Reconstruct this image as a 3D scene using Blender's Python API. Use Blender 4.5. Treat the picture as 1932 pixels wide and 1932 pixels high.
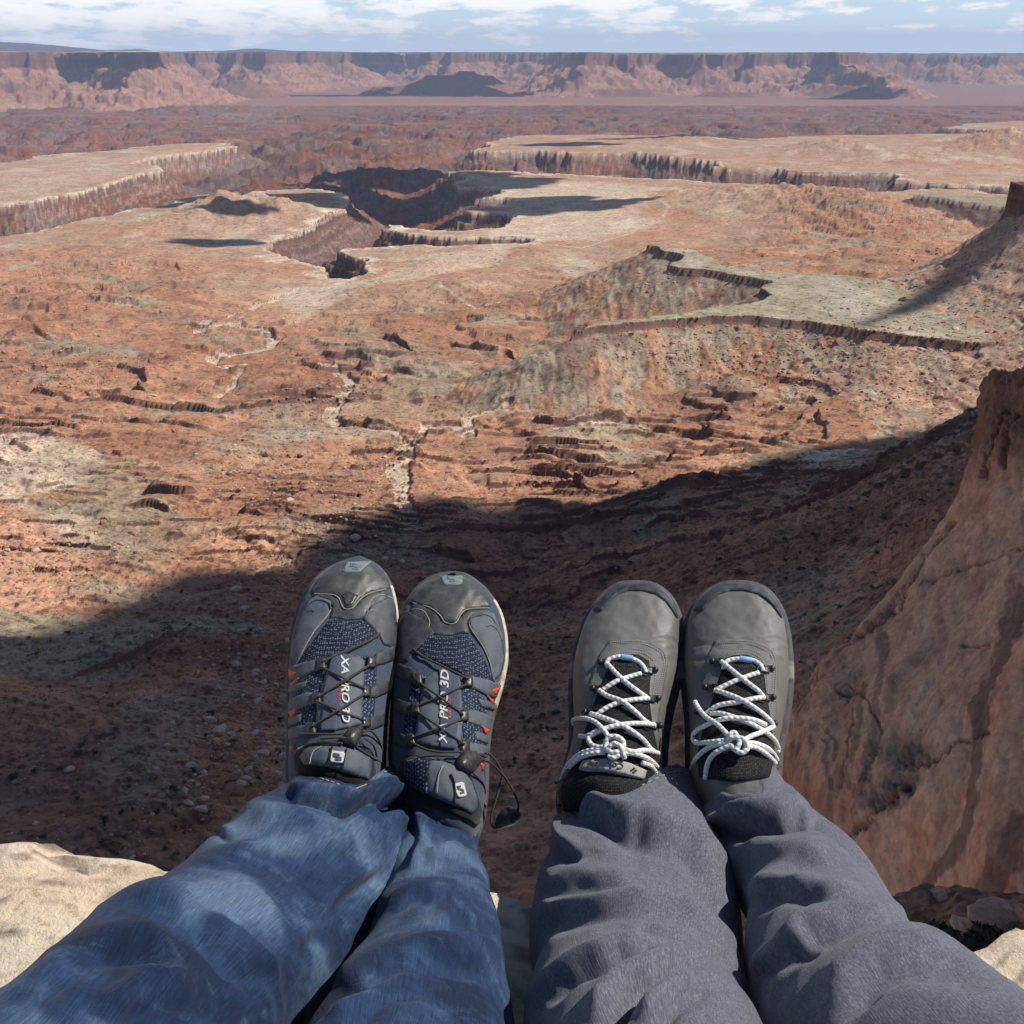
import bpy, bmesh, math, random
import numpy as np
from mathutils import Vector, Matrix, Euler
from mathutils.bvhtree import BVHTree
C = bpy.context.scene
for o in list(bpy.data.objects): bpy.data.objects.remove(o)

# ------------------------------------------------------------------ camera
PITCH = math.radians(22.56)
FPX = 2084.0          # focal length in units of a 1932 px wide picture
cam_d = bpy.data.cameras.new("camera"); cam = bpy.data.objects.new("camera", cam_d)
C.collection.objects.link(cam); C.camera = cam
cam.location = (0, 0, 0); cam.rotation_euler = (math.radians(90)-PITCH, 0, 0)
cam_d.sensor_width = 36; cam_d.sensor_height = 36; cam_d.lens = FPX/1932*36
cam_d.clip_start = 0.02; cam_d.clip_end = 300000
C.render.resolution_x = 1024; C.render.resolution_y = 1024

# ------------------------------------------------------------------ light
SUN = Vector((0.64, 0.10, 0.76)).normalized()       # towards the sun: right, a little ahead
w = bpy.data.worlds.new("World"); C.world = w; w.use_nodes = True
nt = w.node_tree; nt.nodes.clear()
def N(t, typ, **k):
    n = t.nodes.new(typ)
    for a, b in k.items():
        if a.startswith('i_'): n.inputs[int(a[2:])].default_value = b
        else: setattr(n, a, b)
    return n
out = N(nt, 'ShaderNodeOutputWorld'); bg = N(nt, 'ShaderNodeBackground'); bg.inputs[1].default_value = 0.078
sky = N(nt, 'ShaderNodeTexSky', sky_type='NISHITA', sun_disc=False)
sky.sun_elevation = math.asin(SUN.z); sky.sun_rotation = math.atan2(SUN.x, SUN.y)
sky.altitude = 1800; sky.air_density = 1.0; sky.dust_density = 0.8; sky.ozone_density = 1.5
L = nt.links.new
# clouds: direction -> flat layer overhead, so they shrink towards the horizon
tc = N(nt, 'ShaderNodeTexCoord'); sp = N(nt, 'ShaderNodeSeparateXYZ'); L(tc.outputs['Generated'], sp.inputs[0])
def M(op, a, b=None, c=None, clamp=False):
    n = N(nt, 'ShaderNodeMath', operation=op, use_clamp=clamp)
    for i, v in enumerate((a, b, c)):
        if v is None: continue
        if hasattr(v, 'node'): L(v, n.inputs[i])
        else: n.inputs[i].default_value = v
    return n.outputs[0]
zc = M('MAXIMUM', M('ADD', sp.outputs[2], 0.012), 0.012)
cu = M('DIVIDE', sp.outputs[0], zc); cv = M('DIVIDE', sp.outputs[1], zc)
cm = N(nt, 'ShaderNodeCombineXYZ'); L(M('MULTIPLY', cu, 0.55), cm.inputs[0]); L(M('MULTIPLY', cv, 0.10), cm.inputs[1])
n1 = N(nt, 'ShaderNodeTexNoise'); n1.inputs['Scale'].default_value = 0.9; n1.inputs['Detail'].default_value = 10; n1.inputs['Roughness'].default_value = 0.62
L(cm.outputs[0], n1.inputs['Vector'])
# a second, puffier layer in plain direction space
cm2 = N(nt, 'ShaderNodeCombineXYZ'); L(M('MULTIPLY', sp.outputs[0], 9.0), cm2.inputs[0]); L(M('MULTIPLY', sp.outputs[1], 9.0), cm2.inputs[1]); L(M('MULTIPLY', sp.outputs[2], 34.0), cm2.inputs[2])
n2 = N(nt, 'ShaderNodeTexNoise'); n2.inputs['Scale'].default_value = 2.6; n2.inputs['Detail'].default_value = 9; n2.inputs['Roughness'].default_value = 0.6
L(cm2.outputs[0], n2.inputs['Vector'])
# more cloud higher up and towards the left
bias = M('ADD', M('MULTIPLY', sp.outputs[2], 4.2), M('MULTIPLY', sp.outputs[0], -0.24))
hi = M('MINIMUM', M('MINIMUM', bias, 0.16), M('SUBTRACT', 0.45, M('MULTIPLY', sp.outputs[2], 2.0)))   # and a clear sky overhead
d1 = M('ADD', M('ADD', M('MULTIPLY', n1.outputs[0], 0.35), M('MULTIPLY', n2.outputs[0], 0.75)), hi)
cov = M('MULTIPLY', M('SUBTRACT', d1, 0.605), 14.0, clamp=True)
thin = M('MULTIPLY', M('SUBTRACT', d1, 0.50), 2.4, clamp=True)
cover = M('MAXIMUM', M('MULTIPLY', cov, 0.9), M('MULTIPLY', thin, 0.18))
mx = N(nt, 'ShaderNodeMix', data_type='RGBA'); L(cover, mx.inputs[0]); L(sky.outputs[0], mx.inputs[6])
veil = N(nt, 'ShaderNodeMix', data_type='RGBA'); L(M('MULTIPLY', M('POWER', 2.718, M('MULTIPLY', sp.outputs[2], -9.0)), .75, clamp=True), veil.inputs[0]); L(sky.outputs[0], veil.inputs[6]); veil.inputs[7].default_value = (11.0, 14.8, 18.0, 1); L(veil.outputs[2], mx.inputs[6])
shade = N(nt, 'ShaderNodeMix', data_type='RGBA'); L(M('MULTIPLY', M('SUBTRACT', d1, 0.60), 7.0, clamp=True), shade.inputs[0])
shade.inputs[6].default_value = (12.5, 13.2, 14.2, 1); shade.inputs[7].default_value = (16.5, 16.5, 16.5, 1)
L(shade.outputs[2], mx.inputs[7]); L(mx.outputs[2], bg.inputs[0]); L(bg.outputs[0], out.inputs[0])
sd = bpy.data.lights.new("sun", 'SUN'); sun = bpy.data.objects.new("sun", sd); C.collection.objects.link(sun)
sd.energy = 4.9; sd.angle = math.radians(0.53); sd.color = (1.0, 0.95, 0.87)
sun.rotation_euler = SUN.to_track_quat('Z', 'Y').to_euler()
C.view_settings.view_transform = 'Standard'; C.view_settings.look = 'None'; C.view_settings.gamma = 1
C.view_settings.exposure = 0.0
C.render.engine = 'CYCLES'

# ------------------------------------------------------------------ helpers
CP, SP = math.cos(PITCH), math.sin(PITCH)
def ray(px, py):
    """direction through a point of the 1932 px picture (not normalised, depth 1)"""
    a = (px-966)/FPX; b = (966-py)/FPX
    return Vector((a, CP+b*SP, -SP+b*CP))
def P(px, py, z):
    r = ray(px, py); return r*(z/r.z)
def R(px, py, d):
    return ray(px, py).normalized()*d
def proj(v):
    d = v[..., 1]*CP - v[..., 2]*SP; u = v[..., 1]*SP+v[..., 2]*CP
    return 966+FPX*v[..., 0]/d, 966-FPX*u/d
rng = np.random.RandomState(7)
GA = rng.rand(256, 256)*2*np.pi; GX = np.cos(GA).astype(np.float32); GY = np.sin(GA).astype(np.float32)
def gn(x, y, s=0):
    x = x+s*17.31; y = y+s*9.73
    ix = np.floor(x).astype(np.int32); iy = np.floor(y).astype(np.int32)
    fx = (x-ix).astype(np.float32); fy = (y-iy).astype(np.float32)
    a = ix & 255; b = iy & 255; a1 = (a+1) & 255; b1 = (b+1) & 255
    u = fx*fx*fx*(fx*(fx*6-15)+10); v = fy*fy*fy*(fy*(fy*6-15)+10)
    n00 = GX[a, b]*fx+GY[a, b]*fy; n10 = GX[a1, b]*(fx-1)+GY[a1, b]*fy
    n01 = GX[a, b1]*fx+GY[a, b1]*(fy-1); n11 = GX[a1, b1]*(fx-1)+GY[a1, b1]*(fy-1)
    return (n00+(n10-n00)*u+((n01+(n11-n01)*u)-(n00+(n10-n00)*u))*v)*1.5
def fbm(x, y, s=0, o=4, g=0.5):
    r = 0; a = 1; t = 0
    for i in range(o):
        r = r+a*gn(x, y, s+i*3); t += a; a *= g; x, y = (x*.83+y*.56)*2.03+1.7, (y*.83-x*.56)*2.03-3.1
    return r/t*1.35
def ss(a, b, x):
    t = np.clip((x-a)/(b-a), 0, 1); return t*t*(3-2*t)
def sdf(X, Y, poly, pad=None):
    """signed distance to a closed polygon, negative inside"""
    P_ = np.asarray(poly, float); n = len(P_); d = np.full(X.shape, 1e18); ins = np.zeros(X.shape, bool)
    for i in range(n):
        a = P_[i]; b = P_[(i+1) % n]; e = b-a; wx = X-a[0]; wy = Y-a[1]
        t = np.clip((wx*e[0]+wy*e[1])/max(e@e, 1e-9), 0, 1)
        d = np.minimum(d, (wx-t*e[0])**2+(wy-t*e[1])**2)
        c = ((a[1] <= Y) != (b[1] <= Y))
        if abs(e[1]) > 1e-9: ins ^= c & (X < a[0]+(Y-a[1])*e[0]/e[1])
    d = np.sqrt(d); return np.where(ins, -d, d)
def dline(X, Y, pts):
    d = np.full(X.shape, 1e18)
    for i in range(len(pts)-1):
        a = np.array(pts[i][:2]); b = np.array(pts[i+1][:2]); e = b-a; wx = X-a[0]; wy = Y-a[1]
        t = np.clip((wx*e[0]+wy*e[1])/max(e@e, 1e-9), 0, 1)
        d = np.minimum(d, (wx-t*e[0])**2+(wy-t*e[1])**2)
    return np.sqrt(d)
def link(name, me, parent=None, mat=None):
    o = bpy.data.objects.new(name, me); C.collection.objects.link(o)
    if parent: o.parent = parent
    if mat is not None: me.materials.append(mat)
    return o
def tag(o, label=None, cat=None, group=None, kind=None):
    for k, v in (('label', label), ('category', cat), ('group', group), ('kind', kind)):
        if v: o[k] = v
    return o
def gridmesh(name, V, nu, nv, col=None, uv=None, smooth=True, close_u=False):
    """V: (nv,nu,3) array of points -> quad mesh"""
    V = np.asarray(V, np.float32).reshape(-1, 3); me = bpy.data.meshes.new(name)
    idx = np.arange(nu*nv).reshape(nv, nu)
    if close_u: idx = np.concatenate([idx, idx[:, :1]], 1)
    q = np.stack([idx[:-1, :-1], idx[:-1, 1:], idx[1:, 1:], idx[1:, :-1]], -1).reshape(-1, 4)
    me.vertices.add(len(V)); me.vertices.foreach_set('co', V.ravel())
    me.loops.add(q.size); me.loops.foreach_set('vertex_index', q.ravel().astype(np.int32))
    me.polygons.add(len(q)); me.polygons.foreach_set('loop_start', np.arange(0, q.size, 4, dtype=np.int32))
    if smooth: me.polygons.foreach_set('use_smooth', np.ones(len(q), bool))
    me.update(calc_edges=True)
    if col is not None:
        a = me.color_attributes.new('Col', 'FLOAT_COLOR', 'POINT')
        c4 = np.ones((len(V), 4), np.float32); c4[:, :3] = np.asarray(col).reshape(-1, 3); a.data.foreach_set('color', c4.ravel())
    if uv is not None:
        l = me.uv_layers.new(name='UV'); u = np.asarray(uv, np.float32).reshape(-1, 2)[q.ravel()]; l.data.foreach_set('uv', u.ravel())
    return me
def tris_mesh(name, V, F, smooth=False, col=None):
    me = bpy.data.meshes.new(name); V = np.asarray(V, np.float32); F = np.asarray(F, np.int32)
    me.vertices.add(len(V)); me.vertices.foreach_set('co', V.ravel())
    me.loops.add(F.size); me.loops.foreach_set('vertex_index', F.ravel())
    me.polygons.add(len(F)); me.polygons.foreach_set('loop_start', np.arange(0, F.size, F.shape[1], dtype=np.int32))
    if smooth: me.polygons.foreach_set('use_smooth', np.ones(len(F), bool))
    me.update(calc_edges=True)
    if col is not None:
        a = me.color_attributes.new('Col', 'FLOAT_COLOR', 'POINT')
        c4 = np.ones((len(V), 4), np.float32); c4[:, :3] = np.asarray(col).reshape(-1, 3); a.data.foreach_set('color', c4.ravel())
    return me
class Mat:
    """small wrapper for building a material"""
    def __init__(s, name, color=(.5, .5, .5), rough=.8, spec=.3):
        s.m = bpy.data.materials.new(name); s.m.use_nodes = True; s.t = s.m.node_tree
        s.b = s.t.nodes['Principled BSDF']; s.b.inputs['Base Color'].default_value = (*color, 1)
        s.b.inputs['Roughness'].default_value = rough; s.b.inputs['Specular IOR Level'].default_value = spec
    def n(s, typ, **k): return N(s.t, typ, **k)
    def l(s, a, b): s.t.links.new(a, b)
    def coord(s, kind='Object', scale=(1, 1, 1), rot=(0, 0, 0)):
        t = s.n('ShaderNodeTexCoord'); m = s.n('ShaderNodeMapping'); m.inputs['Scale'].default_value = scale; m.inputs['Rotation'].default_value = rot
        s.l(t.outputs[kind], m.inputs[0]); return m.outputs[0]
    def noise(s, vec, scale, detail=5, rough=.55, dist=0):
        n = s.n('ShaderNodeTexNoise'); n.inputs['Scale'].default_value = scale; n.inputs['Detail'].default_value = detail
        n.inputs['Roughness'].default_value = rough; n.inputs['Distortion'].default_value = dist; s.l(vec, n.inputs['Vector']); return n.outputs[0]
    def voro(s, vec, scale, feature='F1', out=0):
        n = s.n('ShaderNodeTexVoronoi', feature=feature); n.inputs['Scale'].default_value = scale; s.l(vec, n.inputs['Vector']); return n.outputs[out]
    def wave(s, vec, scale, dist=0, dirn='X'):
        n = s.n('ShaderNodeTexWave', bands_direction=dirn); n.inputs['Scale'].default_value = scale; n.inputs['Distortion'].default_value = dist; s.l(vec, n.inputs['Vector']); return n.outputs[0+1]
    def math(s, op, a, b=None, clamp=False):
        n = s.n('ShaderNodeMath', operation=op, use_clamp=clamp)
        for i, v in enumerate((a, b)):
            if v is None: continue
            if hasattr(v, 'node'): s.l(v, n.inputs[i])
            else: n.inputs[i].default_value = v
        return n.outputs[0]
    def ramp(s, f, stops):
        n = s.n('ShaderNodeValToRGB'); e = n.color_ramp.elements
        while len(e) < len(stops): e.new(0.5)
        for i, (p, c) in enumerate(stops): e[i].position = p; e[i].color = (*c, 1) if len(c) == 3 else c
        s.l(f, n.inputs[0]); return n.outputs[0]
    def mix(s, f, a, b, mode='MIX'):
        n = s.n('ShaderNodeMix', data_type='RGBA', blend_type=mode)
        for i, v in ((0, f), (6, a), (7, b)):
            if hasattr(v, 'node'): s.l(v, n.inputs[i])
            elif i == 0: n.inputs[0].default_value = v
            else: n.inputs[i].default_value = (*v, 1)
        return n.outputs[2]
    def attr(s, name='Col'):
        n = s.n('ShaderNodeAttribute'); n.attribute_name = name; return n.outputs[0]
    def base(s, c): s.l(c, s.b.inputs['Base Color']); return s
    def bump(s, h, dist, strength=1.0, prev=None):
        n = s.n('ShaderNodeBump'); n.inputs['Distance'].default_value = dist; n.inputs['Strength'].default_value = strength
        s.l(h, n.inputs['Height'])
        if prev is not None: s.l(prev, n.inputs['Normal'])
        s.l(n.outputs[0], s.b.inputs['Normal']); return n.outputs[0]
# ================================================================== terrain
RED = np.array((.385, .200, .122)); RED2 = np.array((.285, .126, .080)); DRK = np.array((.155, .085, .066)); TAN = np.array((.425, .285, .195))
PALE = np.array((.60, .48, .36)); GRN = np.array((.34, .285, .20)); GRN2 = np.array((.250, .225, .17)); ORG = np.array((.50, .275, .175)); BRN = np.array((.27, .150, .105))
# control heights (picture x, y, z)
ctl = []
for x in (-300, 0, 300, 600, 966, 1300, 1600, 1932, 2300):
    for y, z in ((182, -462), (200, -460), (225, -450)): ctl.append((x, y, z))
ctl += [(-300, 300, -390), (0, 320, -390), (200, 300, -390), (400, 275, -390), (1100, 262, -390), (1500, 280, -390), (1932, 320, -390), (1932, 250, -390), (2300, 300, -390),
 (1000, 350, -390), (1200, 400, -390), (900, 335, -390), (1000, 440, -390), (1300, 380, -388), (700, 480, -390), (900, 480, -388), (560, 420, -390), (400, 380, -390), (200, 410, -390), (0, 450, -388), (-300, 500, -385),
 (0, 520, -372), (0, 650, -350), (0, 780, -325), (0, 900, -290), (0, 1000, -258), (0, 1100, -238), (0, 1200, -218), (0, 1400, -190), (0, 1600, -165), (-300, 700, -330), (-300, 1000, -240), (-300, 1400, -170),
 (300, 430, -388), (300, 520, -376), (300, 650, -358), (300, 760, -340), (300, 870, -312), (300, 1000, -278), (300, 1120, -250), (300, 1300, -216), (300, 1600, -172),
 (600, 540, -389), (450, 590, -378), (520, 640, -371), (420, 700, -360), (650, 700, -352), (620, 790, -340), (750, 830, -330), (600, 900, -312), (765, 970, -300), (600, 1050, -272), (600, 1300, -225), (600, 1700, -172),
 (1000, 500, -388), (1000, 570, -374), (1000, 700, -352), (1000, 800, -338), (1000, 900, -318), (950, 1000, -298), (1000, 1200, -255), (1000, 1700, -178),
 (1400, 425, -386), (1600, 420, -372), (1650, 470, -362), (1300, 700, -342), (1300, 800, -336), (1500, 790, -334), (1300, 860, -312), (1650, 780, -316), (1150, 600, -370),
 (1932, 402, -190), (1850, 448, -224), (1760, 500, -262), (1640, 545, -288), (1932, 600, -268), (1932, 500, -236), (1850, 560, -268), (1850, 500, -245), (1760, 560, -277), (1932, 700, -284), (1850, 690, -292), (1750, 650, -288), (1750, 700, -303), (1850, 762, -306), (1932, 765, -298),
 (1850, 800, -196), (1700, 850, -218), (1500, 905, -246), (1300, 965, -264), (1750, 1000, -160), (1600, 1050, -196), (1500, 1200, -182), (1300, 1200, -212), (1400, 1500, -160), (1932, 800, -176), (2100, 900, -120)]
cw = [(P(x, y, z)) for x, y, z in ctl]
def keyc(x, y):
    D = np.hypot(x, y); return np.degrees(np.arctan2(x, y)), 22*np.log(np.maximum(D, 1))
extra = []      # (azimuth, distance, z): behind the right-hand talus crest
for az, D, z in ((27, 1600, -168), (30, 1600, -150), (34, 1600, -130), (28, 1350, -238), (32, 1250, -220), (36, 1100, -195), (26, 1000, -296), (30, 900, -252), (16, 1050, -322), (13, 1150, -325), (22, 800, -272), (18, 850, -302), (25, 800, -255), (26, 1950, -312), (22, 1950, -332), (17, 1850, -340), (19, 2200, -355), (24, 2400, -370), (27, 3000, -385), (30, 2300, -330), (-30, 100, -150), (0, 100, -130), (30, 60, -60), (0, 60, -110), (-30, 60, -120), (26, 120, -100), (26, 200, -135),
                 (-32, 15000, -460), (32, 15000, -460), (0, 30000, -460), (-32, 30000, -460), (32, 30000, -460)):
    extra.append((az, D, z))
K = np.array([[*keyc(p.x, p.y)] for p in cw]+[[a, 22*math.log(D)] for a, D, z in extra]); Zc = np.array([p.z for p in cw]+[z for a, D, z in extra])
c0 = 1.2
Am = np.sqrt(((K[:, None]-K[None])**2).sum(-1)+c0*c0); nK = len(K)
A2 = np.zeros((nK+3, nK+3)); A2[:nK, :nK] = Am-0.0; A2[:nK, nK] = 1; A2[:nK, nK+1:] = K/50; A2[nK, :nK] = 1; A2[nK+1:, :nK] = K.T/50
W = np.linalg.solve(A2, np.r_[Zc, 0, 0, 0])
def rbf(X, Y):
    a, l = keyc(X, Y); s = X.shape; a = a.ravel(); l = l.ravel(); o = np.empty(a.shape)
    for i in range(0, len(a), 20000):
        aa = a[i:i+20000].astype(np.float32); ll = l[i:i+20000].astype(np.float32)
        D_ = np.sqrt((aa[:, None]-K[None, :, 0].astype(np.float32))**2+(ll[:, None]-K[None, :, 1].astype(np.float32))**2+c0*c0)
        o[i:i+20000] = D_@W[:nK]+W[nK]+W[nK+1]*aa/50+W[nK+2]*ll/50
    return o.reshape(s)
def PB(px, py, it=24):
    """where the sight line meets the smooth base ground"""
    r = ray(px, py); h = math.hypot(r.x, r.y); r = r/h; D0, D1 = 60.0, 20000.0
    Ds = np.exp(np.linspace(math.log(60), math.log(20000), 260)); zz = rbf(r.x*Ds, r.y*Ds); b = np.nonzero(r.z*Ds < zz)[0]
    k = b[0] if len(b) else 200; k = max(k, 1)
    D0, D1 = Ds[k-1], Ds[k]; t0 = r.z*D0-zz[k-1]; t1 = r.z*D1-zz[k]; D = D0+(D1-D0)*t0/(t0-t1+1e-9)
    return Vector((r.x*D, r.y*D, r.z*D))
def pl(pts, z): return [tuple(P(x, y, z))[:2] for x, y in pts]
def pb(pts): return [tuple(PB(x, y))[:2] for x, y in pts]
LOW = pl([(-500, 184), (400, 184), (1000, 184), (1500, 184), (2500, 184), (2500, 222), (1932, 212), (1830, 222), (1780, 232), (1900, 240), (1850, 250), (1700, 248), (1500, 250), (1430, 258), (1250, 252), (1100, 250), (1000, 248), (955, 252), (930, 262), (905, 274), (900, 281),
 (930, 284), (1000, 286), (1062, 290), (1075, 287), (1090, 292), (1200, 292), (1300, 300), (1330, 308), (1365, 318), (1470, 320), (1485, 326), (1560, 328), (1668, 329), (1680, 342), (1800, 350), (1900, 352), (1932, 353), (2400, 372),
 (2400, 385), (1932, 371), (1900, 368), (1800, 360), (1720, 362), (1640, 368), (1600, 374), (1560, 378), (1510, 362), (1400, 352), (1335, 345), (1250, 338), (1150, 334), (1050, 330), (900, 320), (850, 321),
 (868, 330), (880, 336), (862, 344), (872, 352), (905, 355), (925, 362), (905, 372), (940, 376), (925, 388), (880, 394), (900, 402), (945, 408), (938, 418), (925, 428), (880, 432), (820, 430), (770, 426), (735, 422), (728, 430),
 (770, 440), (840, 446), (900, 449), (950, 451), (992, 456), (985, 462), (950, 464), (900, 463), (830, 460), (760, 461), (700, 466), (640, 469), (620, 474), (650, 482), (690, 490), (684, 500), (690, 515), (650, 526), (620, 528), (604, 522), (600, 505), (575, 500), (545, 497), (515, 488), (500, 472), (505, 458), (545, 446), (590, 428), (605, 415), (640, 396), (650, 380),
 (640, 366), (600, 357), (500, 362), (440, 370), (400, 366), (330, 376), (300, 388), (200, 400), (170, 409), (100, 420), (40, 438), (0, 446), (-400, 500), (-500, 500),
 (-500, 410), (-100, 392), (0, 386), (60, 372), (130, 362), (200, 350), (240, 340), (320, 324), (300, 315), (262, 306), (285, 298), (330, 292), (400, 285), (440, 276), (425, 268), (380, 268), (330, 270), (230, 278), (130, 287), (90, 290), (60, 297), (0, 306), (-500, 330)], -390)
GP = pl([(1076, 627), (1110, 618), (1180, 610), (1272, 602), (1340, 597), (1408, 598), (1520, 606), (1644, 624), (1740, 636), (1810, 645), (1900, 645), (1900, 600), (1780, 560), (1700, 535), (1588, 517), (1463, 513), (1363, 498), (1312, 472), (1270, 466), (1225, 461), (1250, 472), (1293, 483), (1280, 492), (1258, 500), (1300, 506), (1360, 512), (1420, 522), (1455, 530), (1440, 542), (1460, 556), (1420, 572), (1330, 582), (1250, 594), (1150, 606)], -280)
B1 = pl([(1728, 368), (1740, 364), (1800, 366), (1990, 375), (2200, 385), (2200, 420), (1990, 404), (1890, 390), (1800, 379)], -335)
R1 = pl([(1911, 347), (1917, 343), (2100, 335), (2300, 330), (2300, 352), (2050, 350), (1925, 349)], -155)
R2 = pl([(1975, 333), (2010, 328), (2400, 320), (2400, 338), (2100, 338)], -146)
G2 = pb([(335, 828), (300, 850), (250, 858), (200, 842), (120, 878), (60, 905), (-200, 930), (-200, 815), (0, 808), (120, 786), (200, 776), (290, 800)])
def pd(pts): return [(a*1.14, b*1.14) for a, b in pd_(pts)]
def pd_(pts): return [((x-966)/FPX/(CP+.4155*SP)*d/math.hypot(1, (x-966)/FPX/1.083), d/math.hypot(1, (x-966)/FPX/1.083)) for x, d in pts]
MES = pd([(-700, 9500), (-200, 10200), (0, 11000), (60, 11400), (110, 11100), (150, 11500), (215, 11300), (225, 11000), (272, 10700), (284, 11100), (292, 12500), (300, 14500), (345, 15300), (360, 14700), (400, 15300), (445, 14600), (470, 14800), (475, 14300), (520, 14300), (528, 15000), (600, 16200), (645, 16500), (655, 17800), (700, 18300), (730, 17500), (760, 18500), (800, 17400), (840, 18200), (870, 17300), (930, 18600), (1000, 17600), (1050, 16800), (1076, 14600), (1088, 13000), (1105, 12400), (1125, 12400), (1150, 12800), (1180, 12700), (1225, 13300), (1260, 13900), (1275, 13500), (1310, 13400), (1330, 13000), (1350, 13300), (1380, 13200), (1400, 13700), (1425, 13300), (1450, 13100), (1470, 13300), (1490, 13700), (1530, 13400), (1580, 12700), (1592, 12700), (1600, 13300), (1612, 15500), (1640, 18000), (1690, 19500), (1730, 18600), (1760, 20000), (1800, 18500), (1850, 19600), (1890, 18200), (1930, 20500), (2000, 19000), (2500, 19000), (2900, 26000), (2600, 70000), (966, 80000), (-700, 70000)])
BUT = [(pd([(800, 12700), (850, 12350), (900, 12300), (925, 12500), (900, 12900), (840, 12950)]), -250), (pd([(865, 12550), (895, 12500), (898, 12750), (868, 12800)]), -205), (pd([(430, 11950), (462, 11900), (470, 12200), (440, 12300)]), -285),
       (pd([(1560, 12300), (1640, 12000), (1680, 12100), (1660, 12500), (1580, 12700)]), -345), (pd([(700, 12500), (790, 12350), (800, 12800), (720, 12900)]), -375), (pd([(1330, 11900), (1420, 11850), (1430, 12000), (1340, 12100)]), -405), (pd([(1050, 12000), (1140, 11850), (1230, 11900), (1240, 12200), (1060, 12300)]), -390)]
WASH = [(pb([(600, 552), (560, 548), (520, 562), (470, 585), (425, 598), (395, 600), (382, 612), (374, 628), (400, 618), (460, 615), (505, 628), (522, 642), (500, 655), (440, 662), (400, 668), (396, 684), (430, 692), (520, 688), (600, 686), (645, 698), (662, 712), (650, 735), (632, 765), (620, 792), (650, 806), (700, 814), (760, 822), (768, 840), (755, 880), (752, 920), (760, 960), (778, 990)]), 8, 4.5),
        (pb([(396, 684), (440, 702), (462, 702), (440, 725), (415, 745)]), 4, 3), (pb([(765, 825), (800, 800), (860, 802), (890, 815), (880, 790), (960, 770)]), 5, 4), (pb([(1500, 830), (1400, 825), (1270, 812), (1180, 798), (1090, 800), (1000, 812)]), 4, 4), (pb([(1000, 560), (900, 575), (780, 530), (730, 520), (690, 530)]), 3, 2), (pb([(562, 1090), (550, 1060), (480, 1090)]), 2, 2)]
ROAD = pl([(770, 436), (850, 448), (1040, 462), (1100, 468), (1190, 440), (1215, 425), (1250, 415), (1262, 400), (1240, 385), (1180, 378), (1100, 372)], -389)
LEDG = [([(1020, 820), (900, 800), (860, 805), (780, 812), (700, 805), (640, 798)], 4), ([(740, 700), (800, 712), (860, 716)], 4), ([(715, 632), (750, 640), (775, 660), (785, 680)], 8), ([(590, 648), (650, 655), (700, 670)], 5),
        ([(845, 640), (880, 650), (960, 662), (1000, 690)], 7), ([(1090, 800), (1180, 800), (1300, 812), (1420, 826), (1560, 832)], 4), ([(955, 540), (1030, 548), (1090, 556)], 5), ([(990, 600), (1060, 604)], 5), ([(1000, 505), (1070, 515)], 5), ([(985, 640), (1080, 650)], 5), ([(1060, 655), (1130, 665), (1150, 680)], 5),
        ([(1000, 880), (1050, 885), (1090, 900), (1120, 920)], 6), ([(450, 965), (500, 972), (545, 970)], 3), ([(440, 1010), (520, 1020), (560, 1008)], 3.5), ([(180, 848), (230, 858), (300, 852), (335, 830)], 3),
        ([(0, 790), (100, 770), (250, 765)], 3), ([(0, 705), (90, 700), (220, 690)], 4), ([(20, 690), (120, 640)], 3), ([(230, 495), (330, 500), (340, 512)], 5), ([(370, 432), (440, 438)], 6), ([(350, 395), (440, 400), (520, 420)], 6),
        ([(1250, 345), (1400, 365), (1480, 372)], 6), ([(1290, 385), (1400, 388), (1500, 395), (1600, 392)], 7), ([(1330, 400), (1420, 408), (1520, 415)], 6), ([(1490, 440), (1560, 452), (1690, 455)], 7), ([(0, 545), (110, 548), (150, 556)], 6), ([(60, 600), (170, 600)], 6), ([(0, 640), (60, 628), (100, 640)], 6), ([(0, 575), (40, 578)], 5), ([(170, 520), (260, 524)], 5), ([(1120, 570), (1200, 566)], 5), ([(1000, 520), (1090, 530)], 6), ([(1300, 425), (1420, 432)], 5),
        ([(1440, 560), (1490, 575), (1520, 565)], 3), ([(130, 1290), (190, 1275), (250, 1262), (320, 1240), (360, 1225)], 4), ([(1260, 905), (1240, 930), (1180, 945)], 5), ([(1540, 548), (1600, 545), (1660, 520), (1700, 500)], 3)]
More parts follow.
